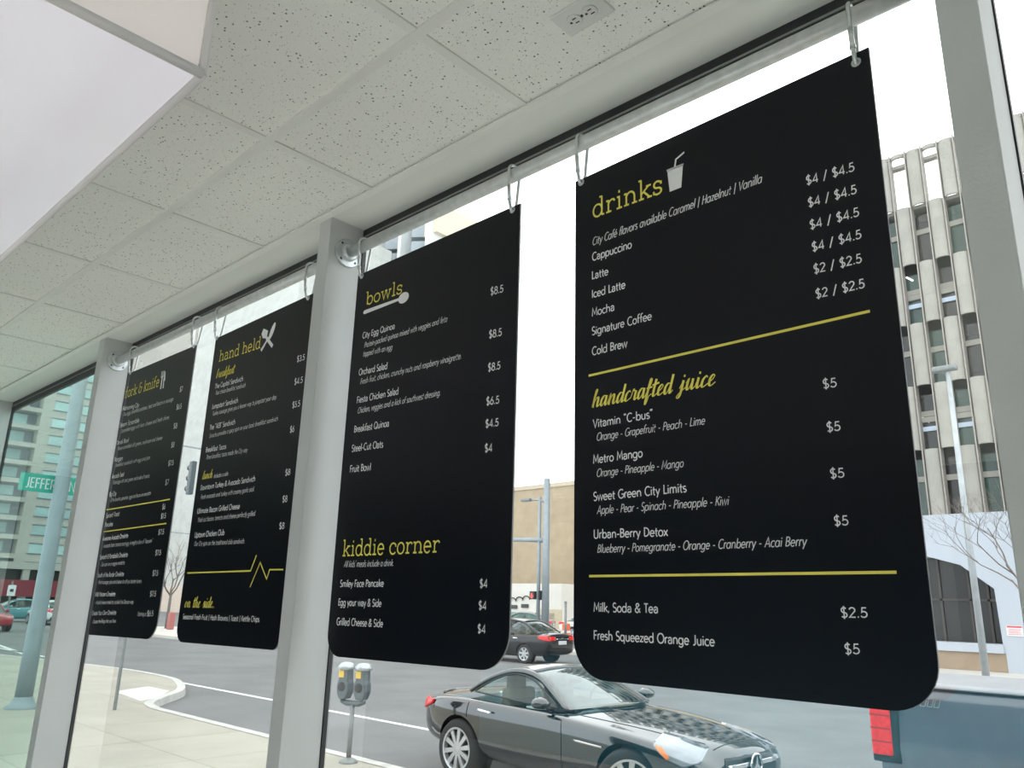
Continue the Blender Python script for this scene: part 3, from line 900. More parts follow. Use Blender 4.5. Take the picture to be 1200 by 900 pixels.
FORK = [
 ('slab', 'fork & knife', 146.3, 466.5, 186, 452.6, 11.5),
 ('item', 'Midmorning City', 143.5, 481.4, 162.7, 476.8, 4.8), ('desc', 'Two eggs, breakfast potatoes, toast and bacon or sausage', 144.3, 488, 203, 469.6, 4.2),
 ('item', 'Steam Scramble', 140, 501, 163, 494.7, 4.8), ('desc', 'Scrambled eggs with ham, cheese and fresh chives', 141.7, 507.4, 198, 490.9, 4.2),
 ('item', 'Denali Bowl', 136.5, 521.4, 150.6, 518, 4.8), ('desc', 'House scrambled with greens, mushroom and cheese', 137.8, 527.8, 190, 515, 4.2),
 ('item', 'Morgan', 133.4, 541.3, 143.6, 539.4, 5), ('desc', 'Breakfast sandwich with egg and jam', 135, 547.5, 175.6, 538.2, 4.2),
 ('item', 'Avocado Toast', 131, 561, 145.2, 557.9, 5), ('desc', 'Sliced eggs with toast, greens and a side of tomato', 132.2, 567.7, 175, 559.5, 4.2),
 ('item', 'Big City', 128, 582, 136, 580.7, 5), ('desc', 'All the favorites, pancakes, eggs and bacon on one plate', 129, 588.5, 176.6, 579.8, 4.2),
 ('item', 'Spiced Toast', 124, 606.9, 139.8, 604.2, 5), ('item', 'Pancakes', 122.9, 617.4, 132, 616.2, 5),
 ('item', 'Awesome Avocado Omelette', 120.2, 633.8, 150, 630, 5), ('desc', "Avocado, ham, tomato and egg. A mighty slice of (heaven)", 121, 641.9, 178.6, 635.7, 4.4),
 ('item', 'Spinach & Portobello Omelette', 117, 655.5, 149.5, 652.3, 5), ('desc', 'Our spin on a veggie omelette.', 118.4, 663.6, 146.2, 661.3, 4.4),
 ('item', 'South of the Border Omelette', 114.3, 676.5, 145, 675, 5), ('desc', 'Fresh sausage, pico and cheese for all you border lovers', 115, 684.4, 165.4, 683, 4.4),
 ('item', 'Wild Western Omelette', 111, 699, 135, 698.4, 5), ('desc', 'A bold cheese omelette, cooked the Denver way.', 112, 708, 156.4, 707.4, 4.4),
 ('item', 'Create Your Own Omelette', 107.6, 721, 136, 720, 5), ('desc', 'Choose the fillings that you love.', 108.4, 730.4, 135.6, 729.6, 4.4),
 ('desc', 'Starting at', 161, 721.7, 171.5, 721.8, 4.8), ('price', '$6.5', 172.2, 722.2, 179.2, 722, 6.4),
 ('price', '$7', 210.4, 459.3, 213.7, 458.6, 5.6), ('price', '$6.5', 206.5, 480.3, 212.4, 478.8, 5.8), ('price', '$8', 203.1, 502.4, 207.4, 501.6, 5.8), ('price', '$8', 200.3, 524.6, 204, 523.7, 5.8),
 ('price', '$7.5', 196.9, 546, 203, 544.9, 5.8), ('price', '$7', 193.3, 568.5, 197.5, 567.7, 6), ('price', '$6', 189.9, 597, 193.4, 596.5, 6), ('price', '$1.5', 188.3, 608, 194, 607.2, 6),
 ('price', '$7.5', 185.2, 626.7, 191.8, 626, 6), ('price', '$7.5', 181.8, 650.8, 188.2, 650.4, 6), ('price', '$7.5', 178.5, 674.8, 184.8, 674.6, 6.2), ('price', '$7.5', 175.5, 699, 182.4, 698.8, 6.2)]

GR = [(-1.027, 2.452), (-0.397, 2.457), (-1.877, 2.452), (-1.247, 2.457), (-2.796, 2.452), (-2.172, 2.456), (-3.612, 2.462), (-2.990, 2.459)]
make_board('large black menu board headed drinks with white cup, rightmost of the boards',
           board_outline(-1.044, -0.3735, 2.461, 2.478, 1.364, 1.364, .078, .072), DRINKS,
           [([(690, 440.4), (1019.6, 364.6)], 2.6), ([(690.5, 675.2), (1050.8, 670.6)], 2.8)], cup_icon, GR[0:2])
make_board('black menu board headed bowls with a white spoon, above the parking meter',
           board_outline(-1.897, -1.221, 2.461, 2.467, 1.355, 1.360, .058, .085), BOWLS, [], spoon_icon, GR[2:4])
make_board('black menu board headed hand held with crossed spatula and spoon and yellow zigzag line',
           board_outline(-2.806, -2.143, 2.453, 2.466, 1.347, 1.354, .050, .030), HAND,
           [([(219.6, 671.5), (293.6, 669), (300.7, 650.5)], 1.6), ([(293, 688), (305, 659.2), (312.5, 678.6), (316, 667.6), (332, 667.4)], 1.6)], spatula_and_spoon_icon, GR[4:6])
make_board('black menu board headed fork & knife with fine print and two yellow lines, leftmost board',
           board_outline(-3.612, -2.972, 2.464, 2.461, 1.335, 1.344, .012, .075), FORK,
           [([(124.9, 597.5), (199.2, 585.1)], 1.3), ([(121.5, 623.2), (194.9, 613.4)], 1.3)], fork_and_knife_icon, GR[6:8])

# spring hooks: a closed pear-shaped wire over the pipe and through the grommet
hook = empty('spring_hook', (0, 0, 0))


def hook_path():
    top = PIPE_Z + PIPE_R + .0042
    pts = []
    rr = PIPE_R + .0042
    for k in range(0, 13):
        a = math.radians(200 - 220 * k / 12)
        pts.append((0, PIPE_Y + rr * math.cos(a), PIPE_Z + rr * math.sin(a)))
    pts += [(0, BY + .020, 2.512), (0, BY + .0165, 2.478), (0, BY + .011, 2.455), (0, BY + .003, 2.4465), (0, BY - .006, 2.452), (0, BY - .0115, 2.475), (0, BY - .0165, 2.515)]
    return pts


HB = Vector((0, BY, 2.449))
m = MB().loop_tube([Vector(p) - HB for p in hook_path()], .0040, 8); m.build('hook_wire', M_HOOK, hook, smooth=True)
MB().tube([Vector((0, BY - .0165, 2.515)) - HB, Vector((0, BY - .0115, 2.475)) - HB], .0048, 8).build('gate', M_HOOK, hook, smooth=True)
MB().lathe([(.0042, -.003), (.0058, -.003), (.0058, .003), (.0042, .003)], Vector((0, BY - .0117, 2.477)) - HB, (0, -.1, .99), 10).build('gate_hinge', M_GALV2, hook)
HN = [('steel spring hook at the left top corner of the drinks board', 'h'), ('steel spring hook at the right top corner of the drinks board', ''),
      ('steel spring hook beside the pipe flange at the left of the bowls board', ''), ('steel spring hook at the right top corner of the bowls board', ''),
      ('steel spring hook at the left top corner of the hand held board', ''), ('steel spring hook at the right top corner of the hand held board, against the post', ''),
      ('steel spring hook at the left top corner of the fork & knife board', ''), ('steel spring hook at the right top corner of the fork & knife board', '')]
for i, (gx, gz) in enumerate(GR):
    h = hook if i == 0 else copy_tree(hook)
    h.location = (gx, BY, gz - .003)
    h.rotation_euler = (0, 0, 0.10 * math.sin(i * 2.3))
    tag(h, HN[i][0], 'hook', 'spring hooks holding the menu boards')

# ================================================================== OUTSIDE
M_ASPH = pm('asphalt', (0.170, 0.175, 0.177), 0.85, var=0.10, vscale=0.7, bump=0.25, bscale=30, spec=0.25)
M_WALK = line_mat('sidewalk_concrete', (0.43, 0.415, 0.355), (0.29, 0.28, 0.24), (0, 0, 0), 0.9, 0.012, 1.6, 1.6)
M_CURB = pm('curb_concrete', (0.50, 0.50, 0.48), 0.9, var=0.12, vscale=5, bump=0.2, bscale=25)
M_PAINT = pm('road_paint', (0.70, 0.71, 0.70), 0.7, var=0.12, vscale=6)
M_FARWALK = pm('far_sidewalk_concrete', (0.52, 0.50, 0.46), 0.9, var=0.1, vscale=1)

struct(MB().box((-260, 5.2, ST - 0.3), (80, 260, ST)).build('road', M_ASPH))
# near sidewalk with a rounded bump-out at the corner
CY_ = 6.44
walk = [(30, 1.40), (30, CY_), (-14.2, CY_)]
walk += spl([(-14.2, CY_), (-14.9, 6.62), (-15.6, 7.12), (-16.6, 7.95), (-17.9, 8.55), (-19.3, 8.92), (-21.6, 8.95), (-24.0, 8.60), (-30, 7.5), (-42, 5.4)], 6)[1:]
walk += [(-60, 1.40)]
struct(MB().prism(walk, lambda u, v, d: (u, v, d), ST - .1, SW).build('sidewalk', M_WALK))
cb = MB()
cpath = walk[1:-1]
inner = []
for i, p in enumerate(cpath):
    a = Vector(cpath[max(0, i - 1)]); b = Vector(cpath[min(len(cpath) - 1, i + 1)])
    d = (b - a).normalized(); n_ = Vector((d.y, -d.x)) * -1
    inner.append((p[0] + n_.x * .16, p[1] + n_.y * .16))
outer = [(p[0] * 1, p[1]) for p in cpath]
for i in range(len(cpath) - 1):
    o0, o1, i0, i1 = outer[i], outer[i + 1], inner[i], inner[i + 1]
    zt = SW + .006
    e0 = ((o0[0] * 1.18 - i0[0] * .18), (o0[1] * 1.18 - i0[1] * .18)); e1 = ((o1[0] * 1.18 - i1[0] * .18), (o1[1] * 1.18 - i1[1] * .18))
    cb.face([(*i0, zt), (*i1, zt), (*o1, zt), (*o0, zt)])
    cb.face([(*o0, zt), (*o1, zt), (*e1, ST - .02), (*e0, ST - .02)])
bmesh.ops.remove_doubles(cb.bm, verts=cb.bm.verts, dist=.001)
struct(cb.build('curb', M_CURB))
# kerb ramp wing and low drain lip at the start of the bump-out
struct(MB().box((-15.6, 6.50, ST), (-14.35, 6.62, ST + .05), .02).build('gutter_lip', M_CURB))
rw = MB().prism([(-17.0, 6.75), (-15.3, 6.55), (-15.6, 7.0), (-16.6, 7.65), (-17.6, 7.65)], lambda u, v, d: (u, v, d), SW - .02, SW + .004)
struct(rw.build('kerb_ramp', pm('ramp_concrete', (0.60, 0.60, 0.58), 0.9, var=.04)))
# far sidewalks
struct(MB().prism([(-37, 17.4), (-34.5, 18.4), (-33.5, 21), (-33.5, 120), (-50, 120), (-50, 17.4)], lambda u, v, d: (u, v, d), ST - .1, ST + .13).build('far_sidewalk', M_FARWALK))
struct(MB().prism([(60, 26.6), (-20.5, 26.6), (-22.5, 27.4), (-23.6, 29), (-23.6, 33), (60, 33)], lambda u, v, d: (u, v, d), ST - .1, ST + .13).build('far_sidewalk_corner', M_FARWALK))
struct(MB().prism([(-26, 41), (60, 41), (60, 120), (-33, 120), (-31, 48)], lambda u, v, d: (u, v, d), ST - .1, ST + .05).build('far_lot', M_FARWALK))
# lane markings
lm = MB().box((-60, 9.04, ST), (20, 9.16, ST + .004)); struct(lm.build('lane_line', M_PAINT))
sb = on_z(484, 899, ST)
struct(MB().box((sb.x - 1.2, sb.y - .25, ST), (sb.x + .5, sb.y - .12, ST + .004)).build('parking_stall_line', M_PAINT))
struct(MB().prism([(-60, 12.4), (-28, 8.6), (-28, 8.74), (-60, 12.6)], lambda u, v, d: (u, v, d), ST, ST + .004).build('crosswalk_line', M_PAINT))

# ------------------------------------------------------------------ cars
M_TYRE = pm('tyre_rubber', (0.018, 0.018, 0.019), 0.8, var=.15, bump=.1)
M_RIM = pm('alloy_rim', (0.55, 0.56, 0.57), 0.3, 0.7, var=.05)
M_CHROME = pm('chrome', (0.80, 0.81, 0.82), 0.12, 0.9, var=.02)
M_TRIM = pm('black_trim', (0.012, 0.012, 0.013), 0.35, var=.1)
M_CARGLASS = glass_mat('car_glass', (0.55, 0.66, 0.64), 1.5, 0.0, 1.4)
M_WSHIELD = glass_mat('windshield_glass', (0.55, 0.68, 0.69), 1.6, 0.02, 4.5)
M_RED = pm('tail_lens', (0.60, 0.006, 0.006), 0.3, var=.25, vscale=30, coat=.3, emit=(1, .02, .015), estr=.16)
M_HEAD = pm('head_lens', (0.27, 0.30, 0.33), 0.10, 0.40, var=.12, vscale=9, coat=1.0)
M_AMBER = pm('amber_lens', (0.75, 0.22, 0.05), 0.2, var=.1, coat=.5)
M_LEATHER = pm('tan_leather', (0.27, 0.24, 0.18), 0.6, var=.08, bump=.1)
M_PLATEW = pm('licence_plate', (0.60, 0.63, 0.66), 0.5, var=.05)


def bvh_of(o):
    dg = bpy.context.evaluated_depsgraph_get()
    ev = o.evaluated_get(dg); me = ev.to_mesh()
    t = BVHTree.FromPolygons([v.co.copy() for v in me.vertices], [tuple(p.vertices) for p in me.polygons])
    ev.to_mesh_clear()
    return t


def bake(o, cutters=()):
    """apply modifiers (subdivision, wheel-arch cut) into the mesh"""
    for ct in cutters:
        md = o.modifiers.new('cut', 'BOOLEAN'); md.object = ct; md.operation = 'DIFFERENCE'; md.solver = 'EXACT'
    dg = bpy.context.evaluated_depsgraph_get(); dg.update()
    me = bpy.data.meshes.new_from_object(o.evaluated_get(dg))
    o.modifiers.clear()
    o.data = me
    for ct in cutters: bpy.data.objects.remove(ct)
    for p in me.polygons: p.use_smooth = True
    # keep cut edges crisp
    md = o.modifiers.new('split', 'EDGE_SPLIT'); md.split_angle = math.radians(38)


def wheel(parent, x, y, z, r, rim_r, w, spokes, side, steer=0.0, mat=M_RIM):
    """side: +1 outer face to +y, -1 to -y"""
    t = MB().lathe([(rim_r, -w / 2), (r * .93, -w / 2), (r, -w * .32), (r, w * .32), (r * .93, w / 2), (rim_r, w / 2), (rim_r, -w / 2)], (0, 0, 0), (0, 1, 0), 36)
    to = t.build('wheel', M_TYRE, parent, smooth=True)
    to.location = (x, y, z); to.rotation_euler = (0, 0, steer)
    f = side * w / 2
    m_ = MB()
    m_.lathe([(rim_r * .90, f - side * .05), (rim_r * .93, f), (rim_r * 1.02, f + side * .004), (rim_r * 1.03, f - side * .01)], (0, 0, 0), (0, 1, 0), 36)
    m_.lathe([(0, f - side * .012), (rim_r * .20, f - side * .014), (rim_r * .24, f - side * .04)], (0, 0, 0), (0, 1, 0), 20)
    for k in range(spokes):
        a = 2 * PI * k / spokes + .2
        ca, sa = math.cos(a), math.sin(a)
        wd = rim_r * (1.15 / spokes)
        pts = []
        for rr, ww in ((rim_r * .18, wd * .75), (rim_r * .95, wd * 1.05)):
            for sgn in (-1, 1):
                pts.append((rr * ca - sgn * ww * sa, rr * sa + sgn * ww * ca))
        q = [pts[0], pts[1], pts[3], pts[2]]
        m_.prism(q, lambda u, v, d: (u, d, v), f - side * .012, f - side * .04)
    m_.build('rim', mat, to)
    MB().lathe([(0, f - side * .07), (rim_r * .93, f - side * .07)], (0, 0, 0), (0, 1, 0), 24).build('brake_disc', M_TRIM, to)
    return to


def patch(bvh, poly, axis, off, name, mat, parent, solid=.006):
    """a panel hugging the body: poly in the two other coordinates, shot along axis ('-y','+y','+x','-x','-z')"""
    ax = {'y': 1, 'x': 0, 'z': 2}[axis[1]]; sg = -1 if axis[0] == '-' else 1
    d = Vector((0, 0, 0)); d[ax] = sg     # the outer side
    oth = [i for i in range(3) if i != ax]
    bm = bmesh.new()
    vs = []
    for u, v in poly:
        p = Vector((0, 0, 0)); p[oth[0]] = u; p[oth[1]] = v
        vs.append(bm.verts.new(p))
    f = bm.faces.new(vs)
    bmesh.ops.triangulate(bm, faces=[f])
    for _ in range(3):
        bmesh.ops.subdivide_edges(bm, edges=bm.edges[:], cuts=1, use_grid_fill=True)
    last = None
    for v in bm.verts:
        o = v.co.copy(); o[ax] = sg * 6
        h = bvh.ray_cast(o, -d)
        if h[0] is not None:
            v.co = h[0] + d * off; last = v.co[ax]
        else:
            v.co[ax] = last if last is not None else 0
    bmesh.ops.recalc_face_normals(bm, faces=bm.faces)
    me = bpy.data.meshes.new(name); bm.to_mesh(me); bm.free(); me.materials.append(mat)
    for p in me.polygons: p.use_smooth = True
    o = bpy.data.objects.new(name, me); COL.objects.link(o); o.parent = parent
    md = o.modifiers.new('thick', 'SOLIDIFY'); md.thickness = solid; md.offset = 0
    return o


def seam(bvh, path, axis, r, name, mat, parent):
    ax = {'y': 1, 'x': 0, 'z': 2}[axis[1]]; sg = -1 if axis[0] == '-' else 1
    d = Vector((0, 0, 0)); d[ax] = sg
    oth = [i for i in range(3) if i != ax]
    P = []
    for u, v in spl(path, 5):
        o = Vector((0, 0, 0)); o[oth[0]] = u; o[oth[1]] = v; o[ax] = sg * 6
        h = bvh.ray_cast(o, -d)
        if h[0] is not None: P.append(h[0] + d * r * .2)
    if len(P) > 1: return MB().tube(P, r, 6).build(name, mat, parent, smooth=True)


def interp(tab, x):
    for (a, b) in zip(tab, tab[1:]):
        if a[0] <= x <= b[0]:
            t = (x - a[0]) / (b[0] - a[0])
            return [a[i] + (b[i] - a[i]) * t for i in range(1, len(a))]
    return list((tab[0] if x < tab[0][0] else tab[-1])[1:])


def make_car(label, loc, rz, stations, rail, wsi, rwi, glass_poly, wheels, paint, fancy=False, seats=True, group=None, bulge=(.26, .16), crown=.055, seat_x=.72, tail=None, steer=0.0):
    """stations: (x, z_bottom, half_width, z_shoulder, z_top, shoulder_half_width)
       rail: right window-top line (x, half_y, z) from rear base over the roof to the windshield base"""
    root = empty('car', loc, rz)
    tag(root, label, 'car', group)
    rows = []
    for x, zb, w, zs, zt, ws in stations:
        half = [(0, zb), (w * .80, zb), (w * .97, zb + .10), (w, (zb + zs) * .52), (w * .994, zs - .075), (w * .965, zs - .014), (ws, zs), (ws * .62, zt - .012), (0, zt)]
        ring = [(x, -y, z) for y, z in half] + [(x, y, z) for y, z in reversed(half[1:-1])]
        rows.append(ring)
    mb = MB()
    V = [[mb.bm.verts.new(p) for p in r] for r in rows]
    n = len(V[0])
    for i in range(len(V) - 1):
        for k in range(n):
            mb.bm.faces.new((V[i][k], V[i][(k + 1) % n], V[i + 1][(k + 1) % n], V[i + 1][k]))
    mb.bm.faces.new(list(reversed(V[0]))); mb.bm.faces.new(V[-1])
    body = mb.build('body', paint, root)
    md = body.modifiers.new('sub', 'SUBSURF'); md.levels = 2; md.render_levels = 2
    wx0, wx1, wy, wz, wr, rim, ww, sp = wheels
    cuts = []
    hw = max(s[2] for s in stations)
    for wx in (wx0, wx1):
        for sy in (-1, 1):
            c_ = MB().lathe([(0, -.16), (wr * 1.13, -.16), (wr * 1.13, .3), (0, .3)], (wx, sy * (hw - .10), wz), (0, sy, 0), 40).build('cutter', M_TRIM)
            c_.parent = root
            cuts.append(c_)
    bpy.context.view_layer.update()
    bake(body, cuts)
    bv = bvh_of(body)
    for wx in (wx0, wx1):
        for sy in (-1, 1):
            wheel(root, wx, sy * wy, wz, wr, rim, ww, sp, sy, steer if wx == wx1 else 0)
            MB().lathe([(0, 0), (wr * 1.12, 0)], (wx, sy * (hw - .25), wz), (0, sy, 0), 28).build('wheel_well', M_TRIM, root)
    # greenhouse
    R = spl(rail, 5)
    N = len(R)
    i0 = rwi * 5; i1 = wsi * 5
    bw, br = bulge

    def cross(i, s):
        x, y, z = R[i]
        if i >= i1: b = .05 + (bw - .05) * (i - i1) / (N - 1 - i1)
        elif i <= i0: b = -.03 - (br - .03) * (i0 - i) / max(1, i0)
        else: b = -.03 + .08 * (i - i0) / (i1 - i0)
        c_ = crown * (1.0 if i0 < i < i1 else .9)
        q = 1 - s * s
        return (x + b * q, y * s, z + c_ * q)
    S = [-1 + 2 * k / 12 for k in range(13)]

    def skin(a, b, name, mat, th):
        return MB().grid([[cross(i, s) for s in S] for i in range(a, b + 1)]).build(name, mat, root, smooth=True, solid=th)
    skin(0, i0, 'rear_window', M_CARGLASS, .004)
    skin(i0, i1, 'roof', paint, .03)
    skin(i1, N - 1, 'windshield', M_WSHIELD, .004)
    for sy in (-1, 1):
        MB().tube([(p[0], sy * (p[1] + .004), p[2]) for p in R], [.026 + .014 * (1 - abs(2 * k / (N - 1) - 1)) for k in range(N)], 8).build('roof_rail', paint, root, smooth=True)

        def yz(z): 
            y0, z0_ = glass_poly['base']; y1, z1 = glass_poly['top']
            return y0 + (y1 - y0) * (z - z0_) / (z1 - z0_)
        for poly in glass_poly['panes']:
            f = MB(); f.face([(u, sy * yz(v), v) for u, v in poly]); f.build('side_window', M_CARGLASS, root)
            if fancy or True:
                f = MB().loop_tube([(u, sy * (yz(v) + .004), v) for u, v in poly], .011, 6)
                f.build('window_seal', M_TRIM, root, smooth=True)
    if seats:
        for sx in seat_x if isinstance(seat_x, (list, tuple)) else [seat_x]:
            for sy in (-1, 1):
                s_ = MB()
                zt = stations[len(stations) // 2][4]
                s_.box((sx - .12, sy * .36 - .24, zt - .35), (sx + .02, sy * .36 + .24, zt + .10), .05, 3)
                s_.box((sx - .14, sy * .36 - .14, zt + .05), (sx - .04, sy * .36 + .14, zt + .24), .04, 3)
                s_.build('seat', M_LEATHER, root, smooth=True)
    return root, bv


M_PAINTBLK = pm('black_car_paint', (0.010, 0.010, 0.012), 0.10, var=.05, coat=1.0, spec=.6)
M_PAINTBLK.node_tree.nodes['Principled BSDF'].inputs['Coat IOR'].default_value = 1.68
M_PAINTDK = pm('dark_sedan_paint', (0.010, 0.011, 0.015), 0.15, var=.05, coat=.45, spec=.35)
M_PAINTGREY = pm('grey_car_paint', (0.30, 0.31, 0.34), 0.2, var=.03, coat=.8)
M_PAINTWHITE = pm('white_car_paint', (0.72, 0.73, 0.74), 0.2, var=.02, coat=.8)
M_PAINTRED = pm('red_car_paint', (0.35, 0.015, 0.03), 0.2, var=.05, coat=.8)
M_PAINTTEAL = pm('teal_car_paint', (0.10, 0.30, 0.34), 0.2, var=.05, coat=.8)

# ---- the near black two-seater
coupe_st = [(-.86, .42, .62, .80, .84, .50), (-.80, .36, .76, .84, .88, .62), (-.55, .30, .87, .88, .925, .72), (-.15, .28, .905, .91, .95, .76), (.25, .22, .905, .90, .93, .78),
            (.8, .20, .90, .885, .90, .80), (1.3, .20, .90, .875, .90, .80), (1.62, .22, .905, .858, .925, .775), (2.0, .25, .905, .833, .915, .745), (2.45, .27, .905, .798, .875, .72),
            (2.85, .28, .88, .735, .815, .675), (3.12, .28, .80, .672, .755, .595), (3.24, .30, .70, .59, .70, .51), (3.28, .36, .60, .545, .64, .44)]
coupe_rail = [(.02, .72, .965), (.22, .655, 1.09), (.42, .605, 1.175), (.64, .575, 1.222), (.86, .565, 1.212), (1.06, .585, 1.155), (1.32, .66, 1.025), (1.56, .74, .90)]
win = [(.12, .965)] + spl([(.12, .975), (.30, 1.085), (.48, 1.16), (.66, 1.192), (.84, 1.185), (1.02, 1.135), (1.26, 1.02), (1.47, .915)], 3) + [(1.0, .92)]
coupe, cbv = make_car('glossy black two-seat car at the kerb with patterned reflections on its hood', (-7.277, 7.78, ST), math.radians(-1.5), coupe_st, coupe_rail, 4, 2,
                      {'base': (.775, .90), 'top': (.60, 1.21), 'panes': [win]}, (0, 2.43, .79, .33, .33, .232, .23, 10), M_PAINTBLK, fancy=True, seat_x=.52, bulge=(.30, .20), steer=math.radians(28))
for sy in ('-y', '+y'):
    k = -1 if sy[0] == '-' else 1
    patch(cbv, [(.36, .79), (.58, .775), (.58, .795), (.36, .81)], sy, .028, 'door_handle', M_CHROME, coupe, .012)
    patch(cbv, [(1.80, .645), (2.16, .625), (2.16, .640), (1.80, .662)], sy, .012, 'fender_vent_trim', M_CHROME, coupe, .010)
    seam(cbv, [(.17, .86), (.15, .70), (.22, .45), (.35, .30)], sy, .005, 'door_seam', M_TRIM, coupe)
    seam(cbv, [(1.60, .85), (1.62, .60), (1.60, .32)], sy, .005, 'door_seam', M_TRIM, coupe)
    patch(cbv, [(-.76, .70), (-.52, .78), (-.48, .83), (-.70, .84), (-.80, .80)], sy, .012, 'tail_light', M_RED, coupe, .02)
    hl = patch(cbv, [(2.66, .80), (2.86, .77), (3.10, .71), (3.17, .61), (3.05, .57), (2.88, .62), (2.76, .70)], sy, .010, 'headlight', M_HEAD, coupe, .02)
    patch(cbv, [(2.74, .735), (2.80, .745), (2.93, .635), (2.90, .615)], sy, .024, 'indicator_lens', M_AMBER, coupe, .008)
    seam(cbv, [(2.68, .805), (2.80, .72), (2.90, .645), (3.03, .60)], sy, .009, 'headlight_strip', M_CHROME, coupe)
    # mirror
    mm = MB()
    mm.lathe([(0, -.09), (.055, -.075), (.085, -.02), (.088, .03), (.07, .07), (0, .075)], (0, 0, 0), (-1, 0, 0), 18)
    mo = mm.build('door_mirror', M_PAINTBLK, coupe, smooth=True)
    mo.location = (1.38, k * .955, .965); mo.scale = (1.0, 1.25, .72)
    MB().tube([(0.02, -k * .03, -.05), (.05, -k * .11, -.10)], .022, 8).build('mirror_stalk', M_TRIM, mo, smooth=True)
# hood seams and the raised spoiler lip
for s_ in (-1, 1):
    seam(cbv, [(1.72, s_ * .70), (2.2, s_ * .66), (2.7, s_ * .58), (3.05, s_ * .44)], '+z', .004, 'hood_seam', M_TRIM, coupe)
    seam(cbv, [(1.75, s_ * .30), (2.3, s_ * .27), (3.05, s_ * .20)], '+z', .006, 'hood_crease', M_PAINTBLK, coupe)
seam(cbv, [(-.60, -.60), (-.73, -.35), (-.76, 0), (-.73, .35), (-.60, .60)], '+z', .022, 'spoiler_lip', M_PAINTBLK, coupe)
seam(cbv, [(3.14, -.45), (3.16, 0), (3.14, .45)], '+z', .005, 'hood_seam', M_TRIM, coupe)
# grille with bar and star
patch(cbv, [(-.46, .40), (.46, .40), (.50, .50), (.42, .63), (-.42, .63), (-.50, .50)], '+x', .006, 'grille', M_TRIM, coupe, .01)
patch(cbv, [(-.45, .535), (.45, .535), (.45, .575), (-.45, .575)], '+x', .03, 'grille_bar', M_CHROME, coupe, .02)
EX, EZ = 3.335, .545
em = MB()
em.loop_tube([(EX, .098 * math.cos(a), EZ + .098 * math.sin(a)) for a in [2 * PI * k / 28 for k in range(28)]], .011, 8)
for k in range(3):
    a = PI / 2 + k * 2 * PI / 3
    tip = (.096 * math.cos(a), .096 * math.sin(a))
    l_ = (.020 * math.cos(a + PI / 3), .020 * math.sin(a + PI / 3)); r_ = (.020 * math.cos(a - PI / 3), .020 * math.sin(a - PI / 3))
    em.prism([(0, 0), l_, tip, r_], lambda u, v, d: (EX + d, u, EZ + v), -.004, .008)
em.build('grille_emblem', M_CHROME, coupe, smooth=False)
MB().lathe([(0, 0), (.095, 0)], (EX - .008, 0, EZ), (1, 0, 0), 24).build('emblem_backing', M_TRIM, coupe)
# rear-view mirror and steering wheel seen through the glass
MB().box((1.03, -.11, 1.10), (1.06, .11, 1.16), .01).build('rear_view_mirror', M_TRIM, coupe)
MB().loop_tube([(1.12, .36 + .18 * math.cos(a), .90 + .17 * math.sin(a)) for a in [2 * PI * k / 20 for k in range(20)]], .014, 6).build('steering_wheel', M_TRIM, coupe)
MB().box((1.15, -.66, .80), (1.60, .66, .925), .04, 2).build('dashboard', M_TRIM, coupe)

# ---- four-door sedans
sedan_st = [(-1.02, .40, .66, .88, .96, .52), (-.96, .32, .80, .96, 1.02, .62), (-.70, .26, .88, .98, 1.06, .70), (-.30, .24, .895, .97, 1.06, .74), (.30, .20, .895, .95, .99, .76),
            (1.0, .20, .895, .93, .96, .77), (1.7, .20, .895, .92, .96, .77), (2.2, .22, .895, .91, .98, .76), (2.7, .24, .89, .87, .95, .72), (3.1, .26, .86, .80, .88, .66), (3.38, .28, .78, .72, .80, .56), (3.52, .32, .66, .64, .70, .46)]
sedan_rail = [(-.42, .70, 1.03), (-.05, .64, 1.22), (.25, .585, 1.36), (.75, .56, 1.425), (1.25, .565, 1.42), (1.60, .60, 1.32), (1.95, .66, 1.13), (2.25, .73, .95)]
sp_rear = [(-.12, 1.03), (.10, 1.18), (.38, 1.315), (.78, 1.355), (.78, .985)]
sp_front = [(.86, .985), (.86, 1.355), (1.22, 1.345), (1.50, 1.25), (1.82, 1.08), (2.02, .965)]
SED_G = {'base': (.775, .95), 'top': (.60, 1.38), 'panes': [sp_rear, sp_front]}


